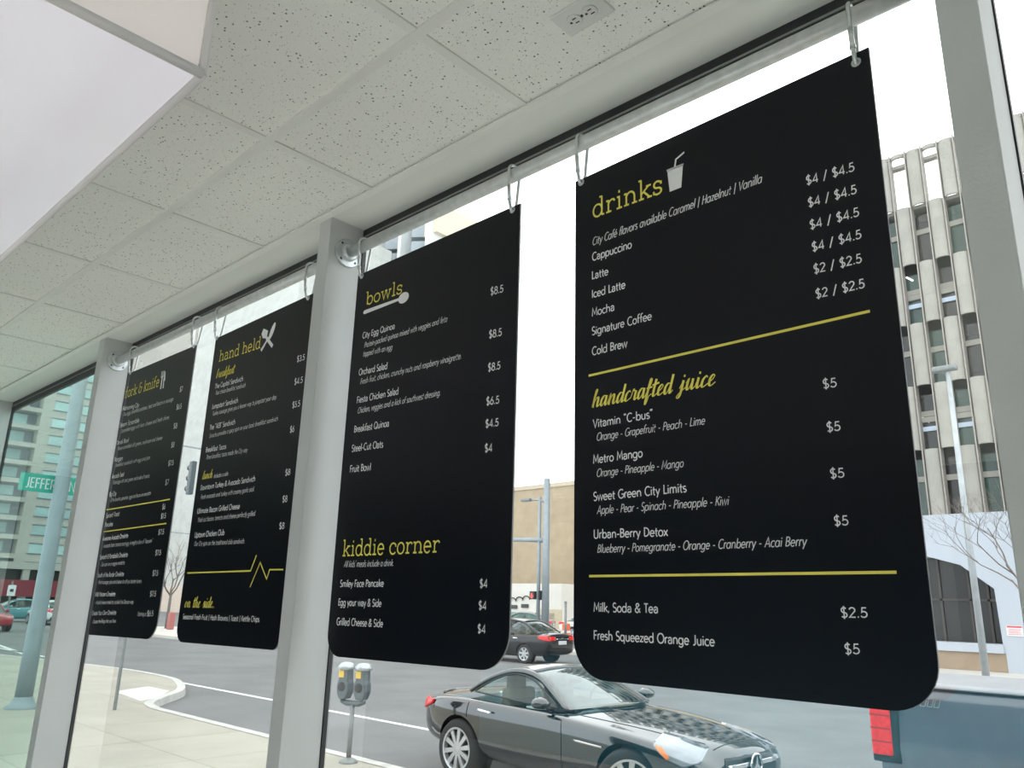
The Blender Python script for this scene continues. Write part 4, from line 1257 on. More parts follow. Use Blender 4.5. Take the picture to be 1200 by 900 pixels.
def sedan(label, loc, rz, paint, group=None):
    r, bv = make_car(label, loc, rz, sedan_st, sedan_rail, 4, 2, SED_G, (0, 2.69, .79, .32, .32, .215, .21, 7), paint, seat_x=[.15, 1.15], bulge=(.30, .20), group=group)
    for sy in ('-y', '+y'):
        patch(bv, [(-1.0, .78), (-.62, .84), (-.58, .93), (-.92, .96)], sy, .01, 'tail_light', M_RED, r, .02)
        patch(bv, [(2.95, .68), (3.40, .58), (3.38, .68), (3.0, .80)], sy, .01, 'headlight', M_HEAD, r, .02)
        patch(bv, [(.30, .83), (.50, .83), (.50, .855), (.30, .855)], sy, .02, 'door_handle', M_CHROME, r, .01)
        patch(bv, [(1.25, .83), (1.45, .83), (1.45, .855), (1.25, .855)], sy, .02, 'door_handle', M_CHROME, r, .01)
        seam(bv, [(.82, .92), (.82, .5), (.80, .25)], sy, .006, 'door_seam', M_TRIM, r)
        k = -1 if sy[0] == '-' else 1
        mo = MB().lathe([(0, -.09), (.06, -.07), (.085, 0), (.07, .06), (0, .07)], (0, 0, 0), (-1, 0, 0), 12).build('door_mirror', paint, r, smooth=True)
        mo.location = (1.85, k * .95, 1.0)
    patch(bv, [(-.24, .66), (.24, .66), (.24, .78), (-.24, .78)], '-x', .012, 'licence_plate', M_PLATEW, r, .01)
    patch(bv, [(-.72, .80), (-.42, .80), (-.42, .92), (-.72, .92)], '-x', .012, 'tail_light', M_RED, r, .02)
    patch(bv, [(.42, .80), (.72, .80), (.72, .92), (.42, .92)], '-x', .012, 'tail_light', M_RED, r, .02)
    patch(bv, [(-.36, .84), (.36, .84), (.36, .86), (-.36, .86)], '-x', .02, 'trunk_trim', M_CHROME, r, .01)
    patch(bv, [(-.045, .885), (0, .865), (.045, .885), (0, .905)], '-x', .02, 'trunk_emblem', M_CHROME, r, .01)
    patch(bv, [(-.70, .32), (.70, .32), (.70, .50), (-.70, .50)], '-x', .01, 'bumper_insert', M_TRIM, r, .01)
    return r


CR = on_z(612, 777.5, ST)
sedan('dark sedan with lit red tail lights on the road beyond the black two-seater', (CR.x, CR.y + .88, ST), PI + math.radians(4), M_PAINTDK)
g2 = on_z(640, 740, ST)
sedan('pale grey car parked behind the traffic pole, only its roof above the dark sedan', (-36.5, 41.5, ST + .05), PI + .5, M_PAINTGREY)
sedan('white car parked far off beside the orange barrel', (-33.3, 41.6, ST + .05), .35, M_PAINTWHITE)
c4 = on_z(6, 742, ST)
sedan('red car crossing at the left edge of the leftmost window', (c4.x - 4.6, c4.y - .35, ST), 0.05, M_PAINTRED)
sedan('teal car in the distance seen through the leftmost window, left of the big pole', (-62, 18.6, ST), -PI / 2, M_PAINTTEAL)
sedan('white car in the distance seen right of the big pole in the leftmost window', (-56, 18.05, ST), PI, M_PAINTWHITE)

# ---- grey pickup truck
M_PAINTPU = pm('slate_truck_paint', (0.085, 0.105, 0.135), 0.22, var=.04, coat=.8, spec=.5)
M_TONNEAU = pm('tonneau_vinyl', (0.30, 0.31, 0.335), 0.5, var=.06, vscale=3)
PX, PY, PZ = -2.62, 8.16, ST        # tail end, centre line
pu = empty('pickup_truck', (PX, PY, PZ), math.radians(-1.5))
tag(pu, 'slate grey pickup truck with red tail light at the lower right behind the drinks board', 'truck')
side = [(-.92, .55), (-.97, .70), (-.985, .95), (-.97, 1.10), (-.955, 1.22), (-.965, 1.32), (-.93, 1.405), (-.80, 1.405)]
prof = side + [(-.80, .60), (.80, .60)] + [(-a, b) for a, b in reversed(side)]
bed = MB().prism(prof, lambda u, v, d: (d, u, v), .06, 1.98)
bo = bed.build('bed', M_PAINTPU, pu)
bv_ = bo.modifiers.new('bev', 'BEVEL'); bv_.width = .015; bv_.segments = 2; bv_.limit_method = 'ANGLE'
ct = []
for sy in (-1, 1):
    c_ = MB().lathe([(0, -.25), (.50, -.25), (.50, .3), (0, .3)], (1.34, sy * .9, .45), (0, sy, 0), 40).build('cutter', M_TRIM); c_.parent = pu
    ct.append(c_)
bpy.context.view_layer.update()
bake(bo, ct)
MB().grid([[(x_, y_, 1.405 + .045 * (1 - (y_ / .86) ** 2) * min(1, (x_ - .04) / .1 + .3)) for y_ in [-.86 + .172 * k for k in range(11)]] for x_ in (.04, .10, .5, 1.0, 1.5, 1.97)]).build('tonneau_cover', M_TONNEAU, pu, smooth=True, solid=.03)
for sy in (-1, 1):
    MB().box((.05, sy * .935 - .02, 1.402), (1.97, sy * .935 + .02, 1.416), .004).build('rail_cap', M_TRIM, pu)
    tl = MB().box((.0, sy * .93 - .07, .87), (.17, sy * .93 + .065, 1.27), .02, 2).build('tail_light', M_RED, pu, smooth=False)
    for zz in (.97, 1.07, 1.17): MB().box((.005, sy * .93 - .072, zz), (.165, sy * .93 + .067, zz + .012)).build('lens_rib', pm('dark_red_lens', (.30, .004, .004), .3, var=.1), tl)
    MB().box((.0, sy * .93 - .06, .82), (.225, sy * .93 + .058, 1.28), .015, 2).build('lamp_bezel', M_TRIM, tl)
    MB().lathe([(.50, -.02), (.50, .015), (.545, .012), (.55, -.02)], (1.34, sy * .965, .45), (0, sy, 0), 40).build('wheel_arch_lip', M_PAINTPU, pu, smooth=True)
    wheel(pu, 1.34, sy * .82, .40, .40, .25, .27, 6, sy)
    wheel(pu, 4.92, sy * .82, .40, .40, .25, .27, 6, sy)
    MB().lathe([(0, 0), (.52, 0)], (1.34, sy * .68, .45), (0, sy, 0), 24).build('wheel_well', M_TRIM, pu)
# decal outlines near the top of the bed side
dc = MB()
for x0_, x1_ in ((.455, .50), (.505, .55), (.405, .45)):
    dc.ribbon([(x0_, 1.275), (x1_ - .01, 1.275), (x1_ + .012, 1.335), (x0_ + .022, 1.335), (x0_, 1.275)], .006, lambda u, v: (u, -.982 + .004, v))
dc.build('side_decal', M_CHROME, pu)
MB().box((-.02, -.78, .72), (.05, .78, 1.40), .02, 2).build('tailgate', M_PAINTPU, pu)
MB().box((-.12, -.95, .42), (.06, .95, .66), .04, 2).build('rear_bumper', M_CHROME, pu)
# cab, hood
cabp = [(2.02, .50), (2.02, 1.40), (2.10, 1.72), (2.25, 1.87), (3.3, 1.90), (3.75, 1.78), (4.25, 1.32), (5.5, 1.22), (5.62, 1.05), (5.66, .55)]
cb_ = MB().prism(cabp, lambda u, v, d: (u, d, v), -.95, .95)
for v in cb_.bm.verts:
    if v.co.z > 1.3: v.co.y *= 1 - (v.co.z - 1.3) * .33
co = cb_.build('cab', M_PAINTPU, pu)
b2 = co.modifiers.new('bev', 'BEVEL'); b2.width = .05; b2.segments = 3; b2.limit_method = 'ANGLE'
for sy in (-1, 1):
    for poly in ([(2.25, 1.40), (2.32, 1.72), (2.95, 1.78), (2.95, 1.40)], [(3.05, 1.40), (3.05, 1.78), (3.55, 1.74), (3.98, 1.40)]):
        f = MB(); f.face([(u, sy * (.955 * (1 - max(0, v - 1.3) * .33) + .004), v) for u, v in poly]); f.build('side_window', M_TRIM, pu)
MB().box((5.60, -.80, .62), (5.72, .80, 1.02), .04, 2).build('grille', M_CHROME, pu)

# ------------------------------------------------------------------ street furniture
M_METER = pm('meter_housing', (0.10, 0.125, 0.14), 0.4, 0.2, var=.1, vscale=20)
M_METERDOME = pm('meter_dome', (0.42, 0.46, 0.48), 0.12, 0.4, var=.15, vscale=30)
M_METERY = pm('meter_yellow', (0.75, 0.50, 0.08), 0.5, var=.05)
M_GALVPOST = pm('galvanised_post', (0.22, 0.235, 0.235), 0.5, 0.4, var=.1, vscale=12)
mp = on_z(405, 893, SW)
pmr = empty('parking_meter', (mp.x + .05, mp.y, SW), math.radians(18))
tag(pmr, 'double-headed parking meter with yellow labels on a grey post at the kerb', 'parking meter')
MB().tube([(0, 0, 0), (0, 0, .66)], .030, 14).build('post', M_GALVPOST, pmr, smooth=True)
MB().lathe([(.11, 0), (.11, .018), (.075, .04), (.04, .055), (.031, .06)], (0, 0, 0), (0, 0, 1), 20).build('base_collar', M_GALVPOST, pmr, smooth=True)
MB().tube([(-.155, 0, .715), (-.15, 0, .675), (-.09, 0, .655), (.09, 0, .655), (.15, 0, .675), (.155, 0, .715)], .034, 12).build('yoke', M_METER, pmr, smooth=True)
for s_ in (-1, 1):
    x_ = s_ * .125
    hb = [(-.045, .70), (.045, .70), (.075, .76), (.085, .80), (.082, .88), (.066, .925), (.062, 1.045), (-.062, 1.045), (-.066, .925), (-.082, .88), (-.085, .80), (-.075, .76)]
    h_ = MB().prism(hb, lambda u, v, d: (x_ + u, d, v), -.065, .065).build('meter_head', M_METER, pmr)
    b3 = h_.modifiers.new('bev', 'BEVEL'); b3.width = .012; b3.segments = 2
    MB().box((x_ - .058, -.075, .945), (x_ + .015, -.060, 1.025), .002).build('rate_label', M_METERY, h_)
    MB().lathe([(.055, 0), (.05, .008), (0, .010)], (x_ - .01, -.064, .84), (0, -1, 0), 18).build('coin_plate', M_TRIM, h_)
    MB().lathe([(.085, 1.03), (.108, 1.045), (.104, 1.075), (.08, 1.105), (.04, 1.12), (0, 1.125)], (x_, 0, 0), (0, 0, 1), 20).build('dome', M_METERDOME, h_, smooth=True)

M_POLE = pm('painted_pole', (0.27, 0.31, 0.34), 0.5, 0.2, var=.06, vscale=6)
sp = on_z(134, 832, SW)
sps = empty('sign_post', (sp.x, sp.y, SW)); tag(sps, 'thin grey sign post standing on the sidewalk below the fork & knife board', 'sign post')
MB().box((-.03, -.02, -.02), (.03, .02, 2.6), .004).build('post', M_GALVPOST, sps)
MB().box((.012, -.2, 2.05), (.02, .2, 2.55), .003).build('sign_plate', M_PLATEW, sps)

# big corner pole with the street name sign
bpo = on_z(33, 836, SW)
BPX, BPY = -15.40, 4.66
bpl = empty('light_pole', (BPX, BPY, SW)); tag(bpl, 'thick blue-grey street light pole outside the leftmost window', 'street light')
MB().tube([(0, 0, 0), (0, 0, 1.0), (0, 0, 5), (0, 0, 9)], [.135, .13, .115, .10], 20).build('pole', M_POLE, bpl, smooth=True)
MB().lathe([(.26, 0), (.26, .03), (.18, .08), (.15, .16), (.136, .18)], (0, 0, 0), (0, 0, 1), 24).build('base_flange', M_POLE, bpl, smooth=True)
MB().tube([(0, 0, 8.9), (0, .6, 9.2), (0, 1.9, 9.3)], .05, 10).build('lamp_arm', M_POLE, bpl, smooth=True)
MB().box((-.13, 1.8, 9.22), (.13, 2.4, 9.34), .04, 2).build('lamp_head', M_POLE, bpl)
M_SIGNG = pm('sign_green', (0.02, 0.36, 0.26), 0.4, var=.04)
SGX = BPX - .20
sg = empty('street_name_sign', (SGX, BPY, 3.5)); tag(sg, 'green street name sign reading JEFFERSON behind the thick pole', 'street sign')
ya, yb = on_x(21, 571, SGX).y - BPY, on_x(97, 571, SGX).y - BPY
za, zb = on_x(21, 574, SGX).z - 3.5, on_x(25, 553, SGX).z - 3.5
MB().box((-.004, ya, za), (.004, yb, zb), .002).build('sign_plate', M_SIGNG, sg)
MB().box((.004, -.03, za), (.076, .03, zb)).build('bracket', M_GALVPOST, sg)
jt = MB()
hh = (zb - za) * .58
for st_text, y0_, y1_ in (('JEFFERSON', ya + .10, yb - .12),):
    adv_t = sum(GL[c_][0] + .05 for c_ in st_text)
    px_ = 0
    for c_ in st_text:
        for strk in GL[c_][1]:
            jt.ribbon([((px_ + q[0]) / adv_t * (y1_ - y0_), q[1] * hh) for q in strk], hh * .11, lambda u, v: (.0052, y0_ + u, za + (zb - za) * .2 + v))
        px_ += GL[c_][0] + .05
jt.build('sign_lettering', M_PAINTWHITE, sg)

# traffic mast with arm, pedestrian signal (centre gap)
mst = empty('traffic_mast', (-26.85, 31.0, ST + .13)); tag(mst, 'tall grey traffic pole with a long mast arm between the bowls and drinks boards', 'traffic pole')
MB().tube([(0, 0, 0), (0, 0, 8.2)], [.20, .16], 16).build('pole', M_POLE, mst, smooth=True)
MB().tube([(-.48, 0, 0), (-.48, 0, 7.3)], [.10, .09], 12).build('side_pole', M_POLE, mst, smooth=True)
MB().tube([(0, 0, 5.05), (-1.5, 0, 5.12), (-7.5, 0, 5.35)], [.12, .11, .07], 12).build('mast_arm', M_POLE, mst, smooth=True)
MB().tube([(-.1, 0, 7.0), (-.6, 0, 7.15), (-1.2, 0, 7.2)], .05, 8).build('lamp_arm', M_POLE, mst, smooth=True)
MB().box((-1.75, -.14, 7.12), (-1.1, .14, 7.28), .04, 2).build('lamp_head', M_GALVPOST, mst)
ps = MB().box((-.90, -.22, 2.12), (-.58, .04, 2.52), .02).build('walk_signal', M_TRIM, mst)
hd = MB()
hd.box((-.80, -.226, 2.18), (-.68, -.219, 2.32), .005)
for k in range(4): hd.box((-.80 + .032 * k, -.226, 2.32), (-.776 + .032 * k, -.219, 2.44 - .015 * abs(k - 1.5)), .003)
hd.box((-.67, -.226, 2.24), (-.645, -.219, 2.34), .003)
hd.build('red_hand', pm('signal_red', (.8, .05, .05), .4, emit=(1, .08, .06), estr=1.2), ps)
MB().box((-.26, -.30, 2.10), (-.16, .04, 2.55), .02).build('walk_signal', M_TRIM, mst)
p2 = on_y(662.5, 750, 30.0)
s2 = empty('sign_post', (p2.x, 30.0, ST + .13)); tag(s2, 'short thin grey post beside the orange traffic barrel', 'sign post')
MB().tube([(0, 0, -.02), (0, 0, p2.z * 0 + 2.0)], .06, 10).build('post', M_GALVPOST, s2, smooth=True)
MB().lathe([(.07, 1.98), (.07, 2.04), (0, 2.07)], (0, 0, 0), (0, 0, 1), 12).build('cap', M_GALVPOST, s2)
b4 = on_z(654, 741, ST)
M_ORANGE = pm('barrel_orange', (0.85, 0.16, 0.06), 0.5, var=.04)
br_ = empty('traffic_barrel', (-29.6, 36.0, ST)); tag(br_, 'orange and white traffic barrel beside the short thin post', 'traffic barrel')
MB().lathe([(.34, 0), (.34, .06), (.26, .07), (.255, .36), (.245, .37), (.24, .66), (.23, .67), (.225, .96), (.19, 1.02), (0, 1.03)], (0, 0, 0), (0, 0, 1), 20).build('drum', M_ORANGE, br_, smooth=False)
for z_ in (.22, .52): MB().lathe([(.262, z_), (.258, z_ + .12), (.25, z_ + .12), (.25, z_)], (0, 0, 0), (0, 0, 1), 20).build('reflective_band', M_PAINTWHITE, br_)
MB().tube([(-.09, 0, 1.02), (-.08, 0, 1.12), (.08, 0, 1.12), (.09, 0, 1.02)], .02, 6).build('handle', M_ORANGE, br_)

# overhead traffic signals by the hand held board
tf = on_y(224, 560, 20.0)
ta = empty('traffic_signal', (tf.x, 20.0, tf.z)); tag(ta, 'dark traffic signal head on span wires at the left edge of the hand held board', 'traffic signal')
MB().box((-.18, -.14, -.95), (.22, .14, .95), .04, 2).build('signal_housing', pm('signal_housing', (.035, .06, .07), .5, var=.1), ta)
for k in range(3):
    MB().lathe([(.15, 0), (.17, .16), (.15, .16), (.135, 0)], (-.18, 0, .6 - .6 * k), (-1, 0, 0), 16).build('visor', M_TRIM, ta)
    MB().lathe([(0, .01), (.13, 0)], (.02, -.14, .6 - .6 * k), (0, -1, 0), 16).build('lens', pm('dark_lens', (.05, .04, .04), .2), ta)
for nm_, ua, va, ub, vb, rr in (('span_wire', 196, 519, 252, 529, .055), ('tether_wire', 190, 622.5, 245, 628, .03)):
    a_, b_ = on_y(ua, va, 20.2) - ta.location, on_y(ub, vb, 20.2) - ta.location
    d_ = (b_ - a_)
    MB().tube([a_ - d_ * .6, a_, b_, b_ + d_ * 1.5], rr, 6).build(nm_, pm('cable_grey', (.18, .22, .23), .6), ta)

# ------------------------------------------------------------------ street light by the garage
lp = empty('street_light', (-6.56, 27.0, ST + .13)); tag(lp, 'slim grey street light pole in front of the patterned parking garage', 'street light')
MB().tube([(0, 0, 0), (0, 0, 4.5), (.02, 0, 9.35)], [.105, .09, .07], 14).build('pole', pm('light_pole_grey', (.42, .45, .47), .5, .2, var=.08, vscale=5), lp, smooth=True)
MB().tube([(.02, 0, 9.2), (-.15, 0, 9.42), (-.3, 0, 9.46)], .04, 8).build('lamp_arm', M_GALVPOST, lp, smooth=True)
MB().box((-.42, -.15, 9.38), (.30, .15, 9.56), .05, 2).build('lamp_head', M_GALVPOST, lp)

# ------------------------------------------------------------------ bare trees
M_BARK = pm('bark', (0.13, 0.105, 0.09), 0.9, var=.2, vscale=10, bump=.3)
M_BARKP = pm('pale_bark', (0.20, 0.165, 0.145), 0.9, var=.2, vscale=10)


def bare_tree(label, loc, h, spread, seed, depth, mat, lean=(0, 0), r0=.11):
    rnd = random.Random(seed)
    root = empty('bare_tree', loc); tag(root, label, 'tree')
    th = h * .36
    tr = MB().tube([(0, 0, -.05), (lean[0] * .3, lean[1] * .3, th * .5), (lean[0], lean[1], th)], [r0, r0 * .85, r0 * .7], 10).build('trunk', mat, root, smooth=True)
    mb = MB()

    def grow(p, d, L, r, k):
        pts = [p]; q = p.copy(); dd = d.copy()
        for i in range(3):
            dd = (dd + Vector((rnd.uniform(-.22, .22), rnd.uniform(-.22, .22), rnd.uniform(-.08, .18)))).normalized()
            q = q + dd * L / 3; pts.append(q.copy())
        mb.tube(pts, [r, r * .85, r * .7, r * .55], 5 if k < 2 else 4, cap=False)
        if k >= depth: return
        for _ in range(rnd.choice((2, 3, 3)) if k < depth - 1 else 3):
            f = rnd.uniform(.45, 1.0)
            base = pts[1] + (pts[3] - pts[1]) * f
            nd = (dd + Vector((rnd.uniform(-1, 1) * spread, rnd.uniform(-1, 1) * spread, rnd.uniform(-.25, .6)))).normalized()
            grow(base, nd, L * rnd.uniform(.55, .8), r * .55, k + 1)
    for k in range(5):
        a = 2 * PI * k / 5 + rnd.uniform(-.4, .4)
        d = Vector((math.cos(a) * spread, math.sin(a) * spread, rnd.uniform(.5, 1.0))).normalized()
        grow(Vector((lean[0], lean[1], th * rnd.uniform(.8, 1.0))), d, h * .26, r0 * .5, 1)
    mb.build('branches', mat, root)
    return root


bare_tree('small bare street tree between the fork & knife and hand held boards', (-47.0, 21.0, ST + .13), 5.6, .75, 4, 4, M_BARK, r0=.10)
bare_tree('bare tree with fine twigs in front of the white garage base', (-4.15, 24.0, ST), 6.4, 1.1, 23, 6, M_BARKP, r0=.075)
rp = on_y(199.5, 735, 20.6)
rb = MB().box((rp.x - .10, 20.4, ST + .13), (rp.x + .28, 20.7, ST + 1.05), .05, 2).build('newspaper_box', pm('dull_red', (.36, .10, .09), .6, var=.08), loc=(rp.x, 20.5, ST + .13))
tag(rb, 'dull red box standing at the foot of the small bare tree', 'newspaper box')

# ------------------------------------------------------------------ buildings
M_CONC = pm('precast_concrete', (0.33, 0.315, 0.28), 0.9, var=.08, vscale=1.4, bump=.15, bscale=12)
M_FIN = pm('concrete_fin', (0.34, 0.31, 0.28), 0.8, var=.1)
M_GWHITE = pm('white_render', (0.44, 0.48, 0.54), 0.8, var=.02, vscale=.5)
M_GGREEN = pm('green_glass', (0.035, 0.070, 0.055), 0.15, var=.2, vscale=.6, spec=.5)
M_GDARK = pm('dark_glass', (0.022, 0.020, 0.020), 0.15, var=.2, vscale=.6, spec=.5)
M_PALE = pm('pale_blue_panel', (0.50, 0.58, 0.70), 0.6, var=.02)
M_TAN = pm('tan_wall', (0.33, 0.25, 0.18), 0.85, var=.05, vscale=2)
M_TUBE = pm('fluorescent_tube', (.9, .9, .85), .4, emit=(1, .98, .9), estr=1.4)

# parking garage with bulging precast panels in a checker
GY = 36.0
KS = 0.6
gx0 = -16.74 * KS; gp = 1.14 * KS
gtop = 1.5 + (36.15 - 1.5) * KS; gh = 4.67 * KS
ga = empty('parking_garage', (gx0, GY, ST)); tag(ga, 'tall parking garage clad in a checker of bulging concrete panels and openings', 'building')
GO = Vector((gx0, GY, ST))


def gb(mb): bmesh.ops.translate(mb.bm, vec=-GO, verts=mb.bm.verts); return mb


C0, C1 = -26, 14
CV = -7      # columns left of this are hidden by the drinks board and merge into one part each
mg = {'fin': MB(), 'panel': MB(), 'dark': MB(), 'pale': MB()}
zbase = gtop - 6 * gh
gb(MB().box((gx0 + C0 * gp, GY + 1.6, zbase), (gx0 + C1 * gp, GY + 9, gtop - gh * 1.0))).build('core_wall', M_GDARK, ga)
for r in range(1, 6):
    zs_ = gtop - r * gh - gh * .42
    gb(MB().box((gx0 + C0 * gp, GY + .25, zs_ - .14), (gx0 + C1 * gp, GY + 1.7, zs_ + .10))).build('floor_slab', M_CONC, ga)
gb(MB().box((gx0 + C0 * gp, GY + .18, gtop - .56), (gx0 + C1 * gp, GY + .5, gtop - .40))).build('roof_beam', M_CONC, ga)
gb(MB().box((gx0 + C0 * gp, GY + .18, gtop - gh - .05), (gx0 + C1 * gp, GY + 9, gtop - gh + .12))).build('roof_deck', M_CONC, ga)
tp = MB()
for c_ in range(C0, C1):
    xa = gx0 + c_ * gp
    P = arc(xa + gp / 2, GY + .12, gp / 2, .24, 180, 360, 8)
    rows_ = [[(x_, y_, gtop + .02) for x_, y_ in P], [(x_, y_, gtop - .16) for x_, y_ in P], [(x_, y_ + .12, gtop - .16) for x_, y_ in P], [(x_, y_ + .12, gtop + .02) for x_, y_ in P], [(x_, y_, gtop + .02) for x_, y_ in P]]
    tp.grid(rows_)
gb(tp).build('scalloped_cornice', M_CONC, ga)
for c_ in range(C0, C1 + 1):
    xa = gx0 + c_ * gp
    if c_ < CV: mg['fin'].box((xa - .022, GY - .16, zbase), (xa + .022, GY + .30, gtop + .05)); continue
    gb(MB().box((xa - .022, GY - .16, zbase), (xa + .022, GY + .30, gtop + .05))).build('fin', M_FIN, ga)
for c_ in range(C0, C1):
    xa = gx0 + c_ * gp
    for r in range(6):
        zt_, zb_ = gtop - r * gh, gtop - (r + 1) * gh
        if (c_ + r) % 2 == 1:
            if r == 0: zt_ -= .22
            P = arc(xa + gp / 2, GY + .02, gp / 2 - .03, .25, 180, 360, 10)
            rows_ = [[(x_, y_, zt_) for x_, y_ in P], [(x_, y_, zb_) for x_, y_ in P], [(x_, y_ + .10, zb_) for x_, y_ in P], [(x_, y_ + .10, zt_) for x_, y_ in P], [(x_, y_, zt_) for x_, y_ in P]]
            if c_ < CV: mg['panel'].grid(rows_)
            else: gb(MB().grid(rows_)).build('bulging_panel', M_CONC, ga)
        elif r > 0:
            if c_ < CV:
                mg['pale' if (c_ * 2 + r) % 5 == 0 else 'dark'].box((xa + .03, GY + .34, zb_), (xa + gp - .03, GY + .38, zt_ - .1 * gh)); continue
            pale = c_ >= 4 and r in (1, 3, 5) and c_ % 4 == 0 or (r == 5 and c_ in (0, 2))
            mt = M_PALE if pale else (M_GDARK if (c_ * 3 + r) % 4 in (0, 3) else M_GGREEN)
            z1_ = zt_ - (.55 * gh if r == 5 and c_ in (0, 2) else (0 if pale else .12 * gh))
            gb(MB().box((xa + .03, GY + .34, zb_), (xa + gp - .03, GY + .38, z1_))).build('glazing', mt, ga)
            if r % 2 == 0:
                gb(MB().box((xa + .03, GY + .20, zb_ + gh * .44), (xa + gp - .03, GY + .33, zb_ + gh * .52))).build('slab_edge', M_CONC, ga)
                gb(MB().box((xa + .03, GY + .22, zb_ + gh * .30), (xa + gp - .03, GY + .33, zb_ + gh * .37))).build('guard_panel', M_PALE, ga)
for k_, nm_, mt_ in (('fin', 'fin', M_FIN), ('panel', 'bulging_panel', M_CONC), ('dark', 'glazing', M_GDARK), ('pale', 'glazing', M_PALE)):
    gb(mg[k_]).build(nm_, mt_, ga)['kind'] = 'stuff'
for u_, v_ in ((1066, 327), (1085, 492)):
    q = on_y(u_, v_, GY + .30)
    gb(MB().tube([q + Vector((-.13, 0, .12)), q + Vector((.13, 0, -.12))], .045, 6)).build('fluorescent_light', M_TUBE, ga)

# its white street-level block
WY = 33.0


def wy(u, v): p = on_y(u, v, WY); return (p.x, p.z)


wb = empty('garage_base', (-9, WY, ST)); tag(wb, 'white street-level block with a dark sloping shop window under the parking garage', 'building')
WO = Vector((-9, WY, ST))


def wbt(mb): bmesh.ops.translate(mb.bm, vec=-WO, verts=mb.bm.verts); return mb


ztop = wy(1120, 602)[1]
wl_, wr_ = -16.0, 2.0
winp = [(wl_ + 1.0, wy(1085, 753)[1]), wy(1176, 757), wy(1165, 690), wy(1125, 662), (wy(1086, 653)[0], wy(1086, 652)[1]), (wl_ + 1.0, wy(1086, 652)[1])]
zsill = wy(1100, 752)[1]; zs2 = wy(1100, 762)[1]
outer_ = [(wl_, zs2), (wr_, zs2), (wr_, ztop), (wl_, ztop)]
# wall with the window cut out: pieces around it
wm = MB()
xr = winp[1][0]
wm.prism([(xr, zs2), (wr_, zs2), (wr_, ztop), (winp[2][0], ztop), winp[2]], lambda u, v, d: (u, WY + d, v), 0, 2.5)
wm.prism([(wl_, winp[5][1]), (winp[4][0], winp[4][1]), winp[3], winp[2], (winp[2][0], ztop), (wl_, ztop)], lambda u, v, d: (u, WY + d, v), 0, 2.5)
wm.prism([(wl_, zs2), (xr, zs2), (xr, zsill), (wl_, zsill)], lambda u, v, d: (u, WY + d, v), -.06, 2.5)
wbt(wm).build('white_wall', M_GWHITE, wb)
wbt(MB().box((wl_, WY + 1.1, zs2), (xr + .3, WY + 1.2, winp[4][1] + .3))).build('shop_glass', pm('smoked_glass', (.018, .018, .018), .10, var=.2, vscale=1, spec=.35), wb)
for u_ in (1093, 1128, 1150):
    x_ = wy(u_, 700)[0]
    wbt(MB().box((x_ - .04, WY + 1.0, zsill), (x_ + .04, WY + 1.1, winp[4][1] + .2))).build('mullion', pm('dark_mullion', (.05, .04, .035), .5, var=.1), wb)
wbt(MB().box((wl_, WY + 1.0, wy(1100, 702)[1] - .04), (xr + .2, WY + 1.1, wy(1100, 702)[1] + .04))).build('transom', MATS['dark_mullion'], wb)
wbt(MB().prism([(wl_, ST), (xr + .05, ST), (xr + .05, zs2), (wl_, zs2)], lambda u, v, d: (u, WY + d, v), .02, 2.4)).build('tan_plinth', M_TAN, wb)
wbt(MB().prism([(xr + .05, ST), (wr_, ST), (wr_, zs2), (xr + .05, zs2)], lambda u, v, d: (u, WY + d, v), 0, 2.4)).build('white_plinth', M_GWHITE, wb)
q0, q1 = wy(1179, 733), wy(1200, 746)
ns = empty('wall_notice', (q0[0], WY - .01, q1[1])); tag(ns, 'small white notice with red print on the white garage wall', 'sign')
wd_, hd_ = q1[0] - q0[0], q0[1] - q1[1]
MB().box((0, -.015, 0), (wd_, 0, hd_), .003).build('notice_plate', M_PAINTWHITE, ns)
M_REDINK = pm('red_print', (.6, .08, .10), .6)
rl = MB(); rl.box((.02, -.018, hd_ * .80), (wd_ - .02, -.014, hd_ * .97)); rl.build('red_header', M_REDINK, ns)
for k in range(4):
    MB().box((wd_ * (.08 + .04 * (k % 2)), -.018, hd_ * (.12 + .16 * k)), (wd_ * (.92 - .05 * (k % 3)), -.014, hd_ * (.18 + .16 * k))).build('red_print_line', M_REDINK, ns)

# tan building and low white block (centre gap)
be = MB().box((-70, 60, ST), (-36, 80, on_y(636, 571, 60).z))
bo_ = be.build('brick_building', line_mat('tan_panel', (0.50, 0.40, 0.28), (0.38, 0.31, 0.23), (PI / 2, 0, 0), .9, .01, 9.0, 3.3), loc=(-53, 60, ST))
tag(bo_, 'long flat-roofed tan building beyond the traffic pole', 'building')
par = MB().box((-70.2, 59.9, on_y(636, 571, 60).z - .1), (-35.8, 80.2, on_y(636, 571, 60).z + .3))
bmesh.ops.translate(par.bm, vec=-Vector((-53, 60, ST)), verts=par.bm.verts)
par.build('parapet', pm('tan_cap', (.55, .47, .36), .9, var=.03), bo_)
LO = Vector((-46, 52, ST))
lw = empty('low_building', LO); tag(lw, 'low white building with dark windows and arched trim behind the pedestrian signal', 'building')


def lwt(mb): bmesh.ops.translate(mb.bm, vec=-LO, verts=mb.bm.verts); return mb


